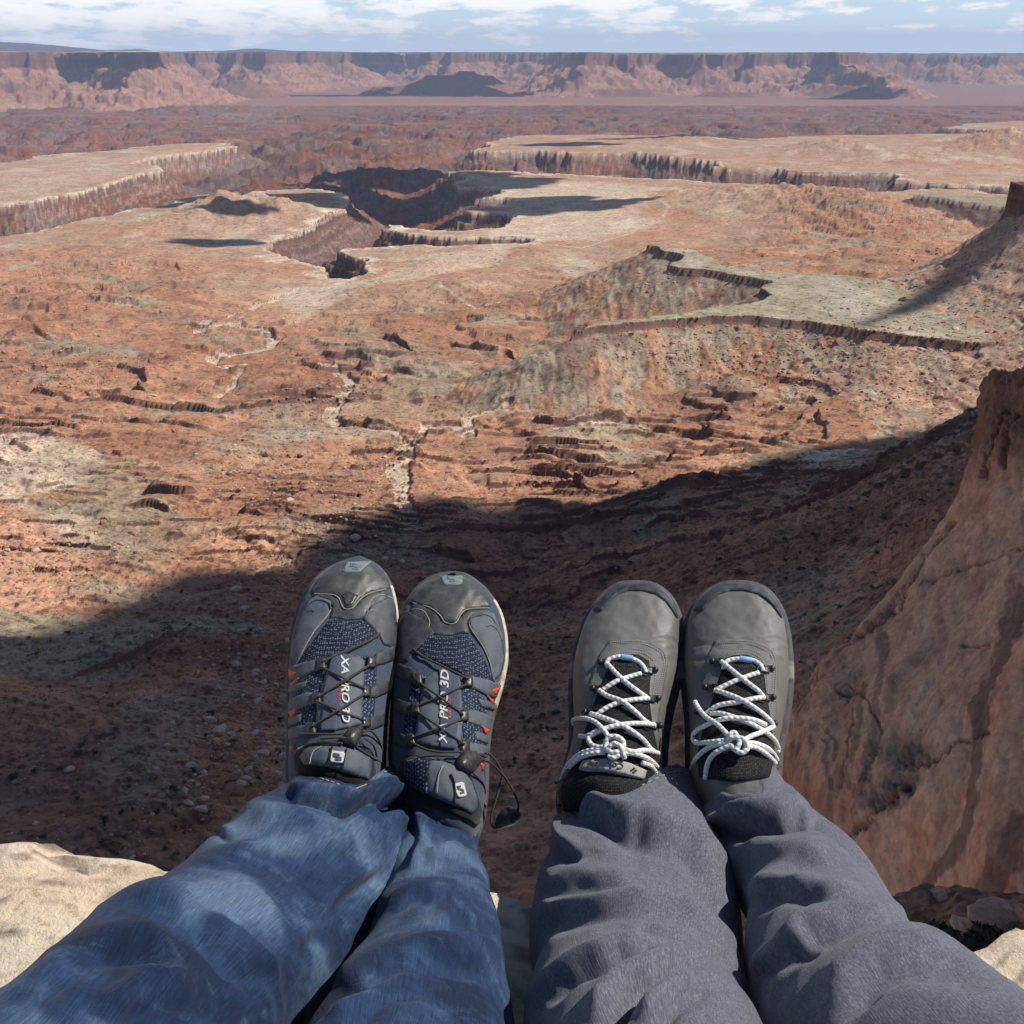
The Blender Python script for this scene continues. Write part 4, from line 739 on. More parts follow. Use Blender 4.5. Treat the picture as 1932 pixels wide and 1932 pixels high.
class Shoe:
    def __init__(s, name, parent, zmap, outline, heights, origin, d0, tau, roll, base_w, mat, cone, label):
        """outline rows: (zoom y, left x, right x); heights: (zoom y, mm). zmap turns zoom coordinates into picture coordinates"""
        s.z = zmap; s.parent = parent
        vd = ray(*zmap(*origin)).normalized(); rt = (Vector((1, 0, 0))-vd*vd.x).normalized(); up = rt.cross(vd)
        rt2 = rt*math.cos(roll)-up*math.sin(roll)*1; up2 = rt2.cross(vd); tau = math.radians(tau)
        s.u = rt2; s.v = up2*math.cos(tau)+vd*math.sin(tau); s.n = up2*math.sin(tau)-vd*math.cos(tau); s.o = vd*d0-s.n*.060
        rows = np.array(outline, float); zy = np.linspace(rows[0, 0], rows[-1, 0], 90); f0 = rows[0, 0]
        # denser near the toe
        tt = np.linspace(0, 1, 110)**1.6; zy = f0+tt*(rows[-1, 0]-f0)
        Lx = np.interp(zy, rows[:, 0], rows[:, 1]); Rx = np.interp(zy, rows[:, 0], rows[:, 2])
        k = np.ones(5)/5
        def sm(a):
            b = np.convolve(np.pad(a, 2, mode='edge'), k, 'valid'); b[:6] = a[:6]; return b
        Lx, Rx = sm(Lx), sm(Rx); H = np.array(heights, float); hh = np.interp(zy, H[:, 0], H[:, 1])*1e-3
        V = []; s.st = []
        th = np.linspace(0, math.pi, 73)
        for a, b, c, h in zip(Lx, Rx, zy, hh):
            pl_, pr_ = s.toplane(a, c, base_w), s.toplane(b, c, base_w); mid = (pl_+pr_)/2; hw = (pr_-pl_)/2
            s.st.append((c, mid, hw, h)); row = []
            for q in th:
                cu = -math.copysign(abs(math.cos(q))**cone[0], math.cos(q)); cw = math.sin(q)**cone[1]
                row.append(mid+hw*cu*(1-.10*cw*0)+s.n*(h-base_w)*cw)
            # run on down to the sole
            row = [row[0]-s.n*(base_w-.012)+hw*.04]+row+[row[-1]-s.n*(base_w-.012)-hw*.04]; V.append([list(p) for p in row])
        V = np.array(V); rel = V-np.array(s.o); uu_ = rel@np.array(s.u); vv_ = rel@np.array(s.v); hh_ = rel@np.array(s.n); kk = 3 if name == 'boot' else 1
        dn = fbm(uu_*38+kk, vv_*38, 700+kk, 3)*.0016+fbm(uu_*120, vv_*120, 705+kk, 3)*.0005
        if name == 'boot':
            for vc, am in ((.052, .0022), (.044, .0016), (.034, .0014)): dn = dn-am*np.exp(-((vv_-vc-.006*fbm(uu_*30, uu_*0+vc*99, 710, 2)-uu_**2*4)/.0022)**2)*ss(-.055, 0, uu_+.02*np.sign(origin[0]-1000))
        V = V+(ss(.02, .035, hh_)*dn)[..., None]*np.array(s.n); s.V = V; s.me = gridmesh(name, V, V.shape[1], V.shape[0])
        bm = bmesh.new(); bm.from_mesh(s.me); s.bvh = BVHTree.FromBMesh(bm); bm.free()
        s.ob = link(name, s.me, parent, mat)
        if label: s.ob['label'] = label
    def loc(s, p): return p
    def toplane(s, zx, zy, w):
        r = ray(*s.z(zx, zy)); o = s.o+s.n*w; t = o.dot(s.n)/r.dot(s.n); return r*t
    def hit(s, zx, zy, off=0.0, lift=0.0):
        r = ray(*s.z(zx, zy)).normalized(); h = s.bvh.ray_cast(Vector((0, 0, 0)), r)
        if h[0] is None:
            h = s.bvh.find_nearest(s.toplane(zx, zy, .04))
        n = h[1]
        if n.dot(r) > 0: n = -n
        return h[0]+n*off-r*lift, n
    def drape(s, name, poly, off, mat, step=14, parent=None, pts=None, faces=None, smooth=True, label=None, puff=0.0):
        if pts is None:
            A = []
            for i in range(len(poly)):
                a = np.array(poly[i], float); b = np.array(poly[(i+1) % len(poly)], float); m = max(int(np.hypot(*(b-a))/step), 1)
                A += [tuple(a+(b-a)*k/m) for k in range(m)]
            lo = np.min(A, 0); hi = np.max(A, 0); nb = len(A); inner = []
            gx, gy = np.meshgrid(np.arange(lo[0], hi[0], step), np.arange(lo[1], hi[1], step)); dd = sdf(gx.ravel(), gy.ravel(), A); keep = dd < -step*.5
            inner = list(zip(gx.ravel()[keep], gy.ravel()[keep])); dist = [0]*nb+list(-dd[keep])
            v2 = [Vector((float(a), float(b))) for a, b in A+inner]
            vv, ee, ff, ov, _, _ = delaunay_2d_cdt(v2, [(i, (i+1) % nb) for i in range(nb)], [], 1, 1e-4)
            pts = [(v.x, v.y) for v in vv]; faces = [f for f in ff]
            dv = -sdf(np.array([p[0] for p in pts]), np.array([p[1] for p in pts]), A)
        else: dv = np.zeros(len(pts)); nb = 0
        V = []; Nn = []
        for (x, y), dd_ in zip(pts, dv):
            o_ = off+puff*(1-math.exp(-max(dd_, 0)/(step*1.6))); p, n = s.hit(x, y, min(o_, .002), max(o_-.002, 0)); V.append(p); Nn.append(n)
        bm = bmesh.new(); bv = [bm.verts.new(v) for v in V]; bf = []
        for f in faces:
            try: bf.append(bm.faces.new([bv[i] for i in f]))
            except ValueError: pass
        bmesh.ops.recalc_face_normals(bm, faces=bm.faces)
        if bm.faces:
            c = bm.faces[0] if True else None; bm.faces.ensure_lookup_table(); bm.verts.ensure_lookup_table()
            f = bm.faces[0]; 
            if f.normal.dot(f.calc_center_median()) > 0: bmesh.ops.reverse_faces(bm, faces=bm.faces)
        # skirt down to the surface below
        be = [e for e in bm.edges if e.is_boundary]; idx = {v: i for i, v in enumerate(bm.verts)}; low = {}
        for e in be:
            for v in e.verts:
                if v not in low: low[v] = bm.verts.new(v.co-Nn[idx[v]]*(off+.0012) if idx[v] < len(Nn) else v.co)
        for e in be:
            a, b = e.verts
            try: bm.faces.new((a, b, low[b], low[a]))
            except ValueError: pass
        bmesh.ops.recalc_face_normals(bm, faces=bm.faces)
        me = bpy.data.meshes.new(name); bm.to_mesh(me); bm.free()
        if smooth:
            me.polygons.foreach_set('use_smooth', np.ones(len(me.polygons), bool))
        o = link(name, me, parent or s.ob, mat)
        if label: o['label'] = label
        return o
    def path(s, pts):
        """pts: (zx, zy, height above the surface in mm)"""
        return [list(s.hit(p[0], p[1], 0, (p[2] if len(p) > 2 else 2)*1e-3)[0]) for p in pts]
    def tube(s, name, pts, r, mat, seg=8, n=None, parent=None):
        return link(name, tube_mesh(name, s.path(pts), r*1e-3 if np.isscalar(r) else np.array(r)*1e-3, seg, n), parent or s.ob, mat)
    def text(s, name, body, cx, cy, size, ang, mat, off, shear=0, bold=0, sx=1.0):
        """lettering laid on the shoe; size and centre in zoom units, ang in degrees on the picture"""
        cu_ = bpy.data.curves.new(name, 'FONT'); cu_.body = body; cu_.size = 1; cu_.shear = shear; cu_.offset = bold; cu_.align_x = 'CENTER'; cu_.align_y = 'CENTER'; cu_.resolution_u = 3
        to = bpy.data.objects.new(name, cu_); C.collection.objects.link(to); dg = bpy.context.evaluated_depsgraph_get(); me0 = bpy.data.meshes.new_from_object(to.evaluated_get(dg))
        bpy.data.objects.remove(to); a = math.radians(ang); pts = []
        for v in me0.vertices:
            x, y = v.co.x*size*sx, v.co.y*size; pts.append((cx+x*math.cos(a)-y*math.sin(a), cy-(x*math.sin(a)+y*math.cos(a))))
        return s.drape(name, None, off, mat, pts=pts, faces=[tuple(p.vertices) for p in me0.polygons], smooth=False)
    def shell(s, name, grow, w0, w1, mat, bulge=.002, parent=None, colfn=None):
        """a band round the outline: sole or midsole, from height w0 to w1"""
        loop = [(m, -h) for c, m, h, _ in s.st][::-1]+[(m, h) for c, m, h, _ in s.st]
        V = []; Cc = []
        prof = [(-.85, w0), (0, w0), (bulge*.6, w0+(w1-w0)*.1), (bulge, (w0+w1)/2), (bulge*.7, w1-.0015), (-.001, w1), (-.85, w1)]
        pts = [m+h for m, h in loop]; c_ = sum((m for c, m, h, _ in s.st), Vector())/len(s.st)
        for i, (m, h) in enumerate(loop):
            p = m+h; tn = (Vector(pts[(i+1) % len(pts)])-Vector(pts[i-1])); nn = tn.cross(s.n)
            if nn.length < 1e-6: nn = h.copy() if h.length > 1e-6 else s.v.copy()
            nn.normalize()
            if nn.dot(p-(m+s.v*0)) < 0 and h.length > .02: nn = -nn
            if h.length <= .02: nn = (s.v+h*20).normalized() if i > 5 and abs(i-len(s.st)) < 12 else nn
            p0 = p-s.n*(p-s.o).dot(s.n); row = []
            for e, w_ in prof:
                q = p0+nn*(grow+e) if e > -.5 else (m-s.n*(m-s.o).dot(s.n)+(p0-(m-s.n*(m-s.o).dot(s.n)))*.3)
                row.append(list(q+s.n*w_))
            V.append(row); Cc.append([colfn((m-s.o).dot(s.v), 1 if (h.dot(s.u) > 0) else -1)]*len(prof) if colfn else [(0, 0, 0)]*len(prof))
        me = gridmesh(name, np.array(V), len(prof), len(V), col=np.array(Cc) if colfn else None)
        return link(name, me, parent or s.ob, mat)

# ---- materials
def fabric_mat(name, c1, c2, sc=900, rough=.95, bump=.0004):
    m = Mat(name, c1, rough, .12); v = m.coord('Object'); f = m.noise(v, sc, 3, .6); m.base(m.ramp(f, [(.35, c1), (.65, c2)])); m.bump(f, bump, .8); m.b.inputs['Sheen Weight'].default_value = .15; return m.m
def mesh_mat(name, dark, light, sc):
    m = Mat(name, dark, .8, .25); v = m.coord('Object'); a = m.voro(v, sc); a.node.inputs['Randomness'].default_value = .35; f = m.math('MULTIPLY', a, 1.6); m.base(m.ramp(f, [(.25, light), (.62, dark), (.9, tuple(x*.4 for x in dark))])); m.bump(f, .0008, -1.0); return m.m
def worn_mat(name, c, c2, rough=.6, spec=.4, sc=60):
    m = Mat(name, c, rough, spec); v = m.coord('Object'); f = m.noise(v, sc, 7, .7); m.base(m.ramp(f, [(.38, c), (.68, c2)])); m.bump(m.noise(v, 500, 4), .0003, .6)
    m.l(m.ramp(f, [(.3, (rough-.12,)*3), (.7, (min(rough+.2, 1),)*3)]), m.b.inputs['Roughness']); return m.m
M_ = dict(
 navy=fabric_mat('navy_synthetic', (.042, .055, .085), (.075, .092, .125), 700), slate=worn_mat('slate_overlay', (.070, .083, .108), (.125, .140, .160), .65, .35, 90),
 dark=worn_mat('dark_overlay', (.030, .035, .042), (.065, .070, .078), .55, .45, 80), vamp=mesh_mat('vamp_mesh', (.020, .028, .055), (.16, .19, .27), 420), sidemesh=mesh_mat('side_mesh', (.028, .04, .075), (.17, .22, .31), 380),
 cap=worn_mat('toe_rubber', (.036, .039, .040), (.105, .106, .098), .45, .45, 30), bumper=worn_mat('bumper_rubber', (.13, .155, .165), (.24, .265, .27), .6, .4, 200), emb=worn_mat('emblem_grey', (.10, .13, .15), (.14, .17, .19), .6, .3),
 cream=None, black=fabric_mat('black_lining', (.010, .010, .012), (.022, .022, .025), 900), cord=fabric_mat('black_cord', (.030, .028, .025), (.075, .070, .060), 1800, .7), plast=worn_mat('black_plastic', (.022, .022, .022), (.06, .06, .055), .35, .5, 300),
 thread=fabric_mat('tan_thread', (.22, .21, .17), (.34, .32, .26), 1200), red=worn_mat('red_accent', (.55, .055, .035), (.62, .10, .06), .5, .4), white=worn_mat('white_print', (.50, .50, .49), (.66, .66, .64), .75, .2, 160), ribbon=fabric_mat('ribbon', (.055, .065, .10), (.085, .098, .14), 900),
 leather=worn_mat('grey_leather', (.120, .120, .110), (.170, .170, .156), .50, .36, 14), leather2=worn_mat('grey_suede', (.125, .126, .120), (.175, .176, .168), .62, .3, 50), rim=worn_mat('rubber_rim', (.022, .026, .030), (.075, .085, .09), .6, .4, 70), tmesh=mesh_mat('tongue_mesh', (.016, .016, .018), (.055, .055, .055), 520),
 stitch=fabric_mat('grey_stitch', (.32, .32, .31), (.42, .42, .40), 1500), metal=worn_mat('black_metal', (.012, .012, .014), (.03, .03, .033), .42, .5, 300), patch=fabric_mat('grey_patch', (.30, .295, .28), (.42, .41, .39), 1300), ink=fabric_mat('dark_ink', (.05, .05, .05), (.08, .08, .08)), blue=worn_mat('blue_sleeve', (.22, .40, .72), (.30, .48, .78), .5, .4))
mcr = Mat('midsole_foam', (.6, .55, .45), .75, .3); v_ = mcr.coord('Object'); mcr.base(mcr.mix(1, mcr.attr(), mcr.ramp(mcr.noise(v_, 120, 6, .7), [(.35, (.6, .58, .55)), (.6, (1.05, 1.05, 1.05))]), 'MULTIPLY')); M_['cream'] = mcr.m
mr = Mat('white_rope', (.6, .6, .6), .85, .2); uvn = mr.n('ShaderNodeUVMap'); wv = mr.n('ShaderNodeTexWave', bands_direction='DIAGONAL'); mp = mr.n('ShaderNodeMapping'); mp.inputs['Scale'].default_value = (.628, 130, 1); mr.l(uvn.outputs[0], mp.inputs[0]); mr.l(mp.outputs[0], wv.inputs['Vector']); wv.inputs['Scale'].default_value = 1.0
nn_ = mr.noise(mp.outputs[0], .9, 3, .7); rope = mr.ramp(wv.outputs[1], [(.0, (.66, .66, .65)), (.7, (.79, .79, .76))]); mr.base(mr.mix(mr.math('MULTIPLY', mr.math('SUBTRACT', nn_, .56), 6, clamp=True), rope, (.36, .42, .60))); mr.bump(wv.outputs[1], .0006, .8); M_['rope'] = mr.m

def person(name, loc, label):
    o = bpy.data.objects.new(name, None); C.collection.objects.link(o); o.location = loc; o.empty_display_size = .1; tag(o, label, 'person', 'two people sitting on the ledge'); return o
def reparent_keep(root):
    # children were built in world coordinates: cancel the empty's own position
    for c in root.children: c.matrix_parent_inverse = Matrix.Translation(-root.location)
pA = person('person', (-.28, .12, -.58), 'seated person in faded blue jeans and navy trail trainers, legs out over the drop')
pB = person('person', (.28, .12, -.58), 'seated person in grey-blue sweatpants and grey leather boots with white laces')

# ------------------------------------------------------------------ trainers
ZA = lambda x, y: (504.8+x*.2949, 1035.5+y*.2949)
OUT2 = [(163, 1165, 1205), (168, 1120, 1245), (180, 1080, 1275), (200, 1035, 1310), (230, 990, 1350), (260, 958, 1385), (300, 925, 1418), (350, 893, 1452), (400, 868, 1478), (450, 850, 1497), (560, 825, 1520), (700, 815, 1524), (850, 812, 1495), (1000, 805, 1450), (1150, 798, 1415), (1300, 790, 1400), (1450, 800, 1398), (1600, 850, 1390), (1750, 890, 1370), (1850, 930, 1340), (1920, 985, 1300), (1950, 1060, 1240), (1960, 1120, 1180)]
HT2 = [(163, 24), (180, 33), (220, 42), (300, 50), (450, 57), (700, 66), (1000, 80), (1300, 92), (1500, 99), (1700, 100), (1850, 94), (1960, 70)]
OUT1 = [(82, 560, 610), (87, 515, 640), (100, 470, 670), (120, 420, 700), (150, 370, 730), (190, 320, 760), (240, 280, 783), (300, 245, 802), (370, 212, 815), (450, 185, 824), (560, 158, 826), (680, 142, 818), (800, 138, 795), (950, 140, 765), (1100, 142, 748), (1250, 138, 742), (1400, 130, 738), (1500, 135, 728), (1650, 175, 700), (1750, 220, 670), (1820, 290, 620), (1850, 360, 550), (1858, 420, 480)]
HT1 = [(y-82+0, h) for y, h in ((82, 24), (99, 33), (139, 42), (219, 50), (369, 57), (619, 66), (919, 80), (1219, 92), (1419, 99), (1619, 100), (1769, 94), (1858+82, 70))]
def midcol(v, side): return (.62, .56, .44) if (side > 0 and -.004 < v < .108) else (.10, .10, .10)
def norm2(x, y):      # zoom position on the right trainer -> (across, along)
    o = np.array(OUT2); l, r = np.interp(y, o[:, 0], o[:, 1]), np.interp(y, o[:, 0], o[:, 2]); return (x-(l+r)/2)/((r-l)/2+1e-6), (y-163)/(1960-163)
def to1(x, y):        # the same spot mirrored on to the left trainer
    s, t = norm2(x, y); o = np.array(OUT1); yy = 82+t*(1858-82); yy = yy-(20 if t > .1 else 0)*min(t*3, 1); l, r = np.interp(yy, o[:, 0], o[:, 1]), np.interp(yy, o[:, 0], o[:, 2]); return ((l+r)/2-s*(r-l)/2, yy)
def trainer(side, parent, label):
    if side > 0: s = Shoe('trainer', parent, ZA, OUT2, HT2, (1150, 900), 1.09, 20, 0, .030, M_['navy'], (.92, .80), label); T = lambda pts: [tuple(p) for p in pts]
    else:
        s = Shoe('trainer', parent, ZA, OUT1, HT1, (470, 820), 1.09, 20, 0, .030, M_['navy'], (.92, .80), label)
        T = lambda pts: [to1(p[0], p[1])+tuple(p[2:]) for p in pts]
    D = lambda n, poly, off, m, **k: s.drape(n, T(poly), off*1e-3, M_[m], **k)
    def stroke(n, pts, r, m, lift=.6, **k): return s.tube(n, [(*p[:2], p[2] if len(p) > 2 else lift) for p in T(pts)], r, M_[m], 6, **k)
    s.shell('midsole', .0008, .012, .034, M_['cream'], .0026, colfn=midcol)
    s.shell('outsole', .0, -.002, .012, M_['plast'], .002)
    D('side_panel', [(822, 480), (900, 400), (1010, 450), (1070, 540), (1000, 600), (940, 660), (900, 720), (820, 740)], 1.0, 'dark', puff=.0006)
    D('side_panel', [(1290, 430), (1400, 395), (1450, 420), (1500, 560), (1512, 700), (1490, 800), (1440, 850), (1420, 730), (1370, 620), (1300, 530)], 1.0, 'slate', puff=.0008)
    D('vamp', [(1030, 560), (1170, 568), (1250, 548), (1300, 570), (1350, 650), (1395, 730), (1440, 850), (1400, 880), (1320, 850), (1220, 790), (1110, 730), (1000, 695), (915, 665), (950, 600)], .7, 'vamp')
    D('side_mesh', [(930, 800), (1020, 800), (980, 950), (950, 1240), (870, 1250), (880, 1100), (905, 950)], .7, 'sidemesh'); D('side_mesh', [(1225, 850), (1300, 880), (1380, 960), (1400, 1100), (1395, 1280), (1260, 1280), (1240, 1080)], .7, 'sidemesh')
    # eyestays: straps that fan out from the laces
    for p in ([(1275, 812), (1400, 838), (1486, 868), (1458, 950), (1400, 940), (1330, 902), (1270, 885)], [(1240, 1035), (1330, 1035), (1425, 1075), (1428, 1165), (1370, 1145), (1290, 1112), (1235, 1100)], [(1225, 1235), (1330, 1248), (1402, 1265), (1400, 1335), (1300, 1305), (1225, 1300)],
              [(826, 725), (925, 765), (975, 835), (950, 862), (880, 845), (826, 820)], [(816, 950), (905, 985), (962, 1045), (935, 1068), (870, 1060), (814, 1030)], [(806, 1160), (895, 1195), (938, 1255), (900, 1275), (850, 1262), (802, 1240)], [(1340, 960), (1450, 985), (1442, 1030), (1360, 1010)], [(1330, 1170), (1420, 1200), (1410, 1250), (1330, 1220)]):
        D('overlay', p, 1.5, 'slate' if p[0][0] > 1100 else 'dark', puff=.0006)
    for p in ([(1426, 902), (1482, 878), (1462, 925), (1440, 932)], [(1398, 938), (1440, 972), (1432, 992), (1412, 965)], [(1362, 1132), (1412, 1160), (1388, 1192), (1376, 1165)], [(1358, 1372), (1384, 1385), (1370, 1420)]): D('accent', p, 2.1, 'red', step=10)
    # toe
    D('toe_cap', [(1150, 176), (1225, 178), (1290, 200), (1375, 265), (1425, 350), (1418, 376), (1300, 382), (1250, 402), (1215, 458), (1190, 474), (1140, 470), (1100, 420), (1040, 376), (930, 346), (905, 338), (950, 272), (1050, 205)], 1.3, 'cap', puff=.0012)
    D('mudguard', [(935, 352), (1038, 382), (1095, 428), (1135, 480), (1200, 482), (1250, 412), (1300, 392), (1415, 386), (1380, 410), (1310, 425), (1275, 470), (1290, 545), (1240, 540), (1170, 558), (1060, 548), (1010, 470), (900, 420)], .9, 'dark', puff=.0006)
    D('bumper', [(1100, 168), (1248, 172), (1245, 232), (1210, 242), (1130, 236)], 2.6, 'bumper')
    D('crease', [(1112, 395), (1190, 372), (1225, 395), (1190, 462), (1145, 458)], 2.7, 'plast') if side < 0 else None
    stroke('stitching', [(930, 345), (1040, 377), (1100, 422), (1140, 472), (1200, 475), (1245, 408), (1295, 384), (1418, 378)], .75, 'thread', 1.9)
    stroke('stitching', [(1285, 470), (1310, 525), (1375, 620), (1420, 720), (1450, 840), (1482, 855), (1504, 780)], .6, 'thread', 1.6); stroke('stitching', [(1288, 480), (1310, 440), (1390, 420), (1450, 460), (1502, 590)], .8, 'dark', 2.2)
    stroke('stitching', [(1400, 500), (1430, 492), (1470, 520), (1500, 600), (1508, 680)], .8, 'dark', 2.2); stroke('stitching', [(870, 410), (940, 385), (1000, 400), (1035, 460), (1030, 500)], .6, 'thread', 1.5)
    # emblem on the bumper: a stamped double hook
    e = lambda cx, cy, w, h, a, m, off, wd: [s.drape('emblem', [(cx+(x*math.cos(a)-y*math.sin(a)), cy+(x*math.sin(a)+y*math.cos(a))) for x, y in q], off, M_[m], step=5) for q in
        ([(-w, -h), (w*.45, -h), (w*.45, -h+wd), (-w+wd*1.0, -h+wd), (-w+wd, -wd*.2), (-w, 0)], [(-w, 0), (-w+wd*.9, -wd*.9), (w, 0), (w-wd*.9, wd*.9)], [(w, h), (-w*.45, h), (-w*.45, h-wd), (w-wd, h-wd), (w-wd, wd*.2), (w, 0)])]
    bx, by = T([(1176, 203)])[0]; e(bx, by, 26, 20, 0.06, 'emb', .0030, 9)
    # tongue with its long ribbon
    D('tongue', [(1010, 830), (1060, 795), (1225, 800), (1235, 900), (1245, 1100), (1228, 1240), (1200, 1285), (1110, 1280), (945, 1240), (962, 1100), (985, 950)], 2.2, 'slate', puff=.002)
    D('ribbon', [(1100, 786), (1205, 790), (1225, 800), (1226, 1000), (1200, 1280), (1104, 1276), (1100, 1000)], 4.8, 'ribbon', puff=.0006)
    if side > 0:
        s.text('lettering', 'XA PRO 3D', 1130, 1018, 70, 88.5, M_['white'], .0060, .25, .018, 1.30); s.text('lettering', 'ULTRA', 1164, 1020, 20, 88.5, M_['red'], .0060, .2, .02, 2.2)
    else:
        s.text('lettering', 'XA PRO 3D', 494, 900, 68, -89, M_['white'], .0060, .25, .018, 1.22); s.text('lettering', 'ULTRA', 458, 912, 20, -89, M_['red'], .0060, .2, .02, 2.2)
    if side > 0: flap = [(893, 1362), (960, 1340), (1050, 1338), (1160, 1378), (1250, 1420), (1300, 1500), (1335, 1610), (1330, 1665), (1300, 1695), (1240, 1662), (1130, 1618), (1000, 1560), (905, 1500), (880, 1430)]
    else: flap = [(300, 1262), (400, 1255), (520, 1270), (620, 1300), (655, 1350), (655, 1420), (640, 1475), (560, 1455), (430, 1410), (320, 1385), (240, 1380), (215, 1330), (245, 1285)]
    s.drape('collar', [(x+(28 if x > (1100 if side > 0 else 440) else -40), y+(70 if y > (1450 if side > 0 else 1340) else -8)) for x, y in flap], .0030, M_['black'], puff=.003)
    s.drape('tongue_flap', flap, .0075, M_['slate'], puff=.0035)
    if side > 0:
        s.drape('flap_mesh', [(893, 1368), (960, 1348), (1052, 1346), (1040, 1440), (1022, 1560), (905, 1495), (886, 1430)], .0118, M_['sidemesh']); cxy = (1229, 1543, 28, 46, -.22)
        s.tube('stitching', [(1125, 1385, 12.5), (1095, 1450, 12.5), (1085, 1560, 12.5)], .5, M_['stitch'], 6); s.tube('fold_line', [(1172, 1440, 12), (1195, 1500, 12), (1198, 1630, 12)], .9, M_['black'], 6)
    else:
        cxy = (446, 1334, 44, 36, .1); s.tube('stitching', [(345, 1262, 12.5), (290, 1300, 12.5), (268, 1375, 12.5)], .5, M_['stitch'], 6); s.tube('fold_line', [(412, 1262, 12), (400, 1330, 12), (385, 1390, 12)], .9, M_['black'], 6)
        s.tube('fold_line', [(508, 1275, 12), (495, 1330, 12), (478, 1410, 12)], .7, M_['black'], 6)
    cx, cy, w_, h_, a = cxy; rr = 10
    box = [(cx+(x*math.cos(a)-y*math.sin(a)), cy+(x*math.sin(a)+y*math.cos(a))) for x, y in ((-w_, -h_+rr), (-w_+rr, -h_), (w_-rr, -h_), (w_, -h_+rr), (w_, h_-rr), (w_-rr, h_), (-w_+rr, h_), (-w_, h_-rr))]
    s.drape('logo_patch', box, .0122, M_['white'], step=8); e(cx, cy, w_*.62 if side < 0 else w_*.60, h_*.60, a, 'ribbon', .0128, 12)
    # speed laces
    R_ = [(1285, 848), (1255, 1070), (1262, 1262)]; L_ = [(962, 835), (948, 1022), (916, 1222)]
    for (x, y) in R_+L_:
        x, y = T([(x, y)])[0]; s.drape('lace_loop', [(x-24, y-34), (x+22, y-34), (x+26, y+34), (x-26, y+34)], .0045, M_['plast'], step=12, puff=.0015)
    lc = [[(930, 640, 3), (1000, 692, 4), (1140, 760, 6), (1285, 832, 6)], [(940, 780, 3), (950, 835, 5), (1090, 940, 10), (1255, 1062, 7)], [(1285, 862, 7), (1110, 940, 9), (948, 1010, 6)], [(948, 1035, 6), (1100, 1140, 10), (1262, 1252, 7)], [(1255, 1085, 7), (1090, 1150, 9), (916, 1212, 6)],
          [(916, 1235, 6), (1000, 1278, 8), (1080, 1298, 10), (1180, 1300, 10), (1290, 1298, 9), (1398, 1300, 5)], [(905, 1385, 6), (960, 1340, 9), (1080, 1322, 13), (1200, 1330, 12)]]
    for p in lc: s.tube('lace', T(p), 1.15, M_['cord'], 6)
    if side > 0: tg = [(1245, 1300), (1330, 1310), (1372, 1350), (1300, 1440), (1215, 1400), (1210, 1370)]; s.drape('lace_toggle', tg, .012, M_['plast'], step=16, puff=.006)
    else:
        tg = [(515, 1150), (600, 1140), (606, 1185), (560, 1275), (490, 1240), (488, 1200)]; s.drape('lace_toggle', tg, .012, M_['plast'], step=16, puff=.006)
    if side < 0:
        for p in ([(600, 1175, 8), (660, 1165, 9), (710, 1220, 6), (740, 1310, 3), (735, 1380, 2)], [(570, 1270, 10), (650, 1320, 10), (735, 1365, 5)], [(590, 1250, 10), (620, 1215, 12), (680, 1260, 9), (700, 1330, 6)], [(210, 1300, 4), (250, 1255, 7), (330, 1240, 10), (480, 1245, 11)]): s.tube('lace', p, 1.1, M_['cord'], 6)
    else:
        for p in ([(1365, 1345, 9), (1400, 1352, 7)], [(1300, 1420, 8), (1380, 1500, 4), (1395, 1560, 0)]): s.tube('lace', p, 1.1, M_['cord'], 6)
        dd0 = s.hit(1390, 1320)[0].length; W3 = lambda pts: [list(R(*ZA(x, y), dd0+dz)) for x, y, dz in pts]
        link('lace', tube_mesh('lace', W3([(1355, 1345, -.012), (1430, 1372, -.012), (1500, 1440, -.006), (1560, 1525, 0), (1597, 1610, 0), (1604, 1655, 0), (1598, 1675, 0)]), .0011, 6), s.ob, M_['cord'])
        link('lace', tube_mesh('lace', W3([(1370, 1300, -.006), (1440, 1330, -.01), (1495, 1420, -.004), (1498, 1470, 0), (1460, 1600, .002), (1432, 1700, .004), (1435, 1765, .004), (1455, 1788, .004)]), .0011, 6), s.ob, M_['cord'])
        a = W3([(1460, 1790, .004), (1500, 1745, .004), (1545, 1710, .003), (1580, 1690, .002), (1598, 1672, .001)]); link('lace_tab', tube_mesh('lace_tab', a, np.array([.002, .007, .0095, .008, .003]), 10, 20), s.ob, M_['plast'])
    return s
T1 = trainer(-1, pA, 'left navy trainer'); T2 = trainer(1, pA, 'right navy trainer with a loose lace end')

# ------------------------------------------------------------------ boots
ZB = lambda x, y: (1009.6+x*.2814, 1067.9+y*.2814)
OB2 = [(113, 1325, 1400), (118, 1280, 1450), (135, 1225, 1500), (160, 1175, 1545), (200, 1125, 1585), (250, 1085, 1620), (310, 1050, 1650), (380, 1024, 1670), (460, 1008, 1684), (580, 1000, 1697), (700, 1003, 1700), (820, 1015, 1696), (950, 1030, 1680), (1080, 1040, 1655), (1200, 1040, 1630), (1320, 1040, 1620), (1450, 1050, 1615), (1600, 1080, 1600), (1750, 1130, 1560), (1850, 1200, 1490), (1880, 1280, 1420)]
OB1 = [(113, 630, 715), (118, 585, 765), (135, 540, 810), (160, 500, 850), (200, 455, 893), (250, 415, 925), (310, 375, 950), (380, 340, 968), (460, 310, 972), (580, 275, 968), (700, 258, 958), (820, 253, 930), (950, 258, 895), (1080, 262, 870), (1200, 255, 858), (1320, 225, 850), (1450, 180, 845), (1600, 170, 830), (1750, 220, 790), (1850, 310, 720), (1880, 400, 640)]
HB = [(113, 26), (125, 36), (170, 47), (260, 56), (400, 62), (600, 70), (800, 82), (1000, 94), (1200, 104), (1400, 112), (1600, 116), (1800, 110), (1880, 80)]
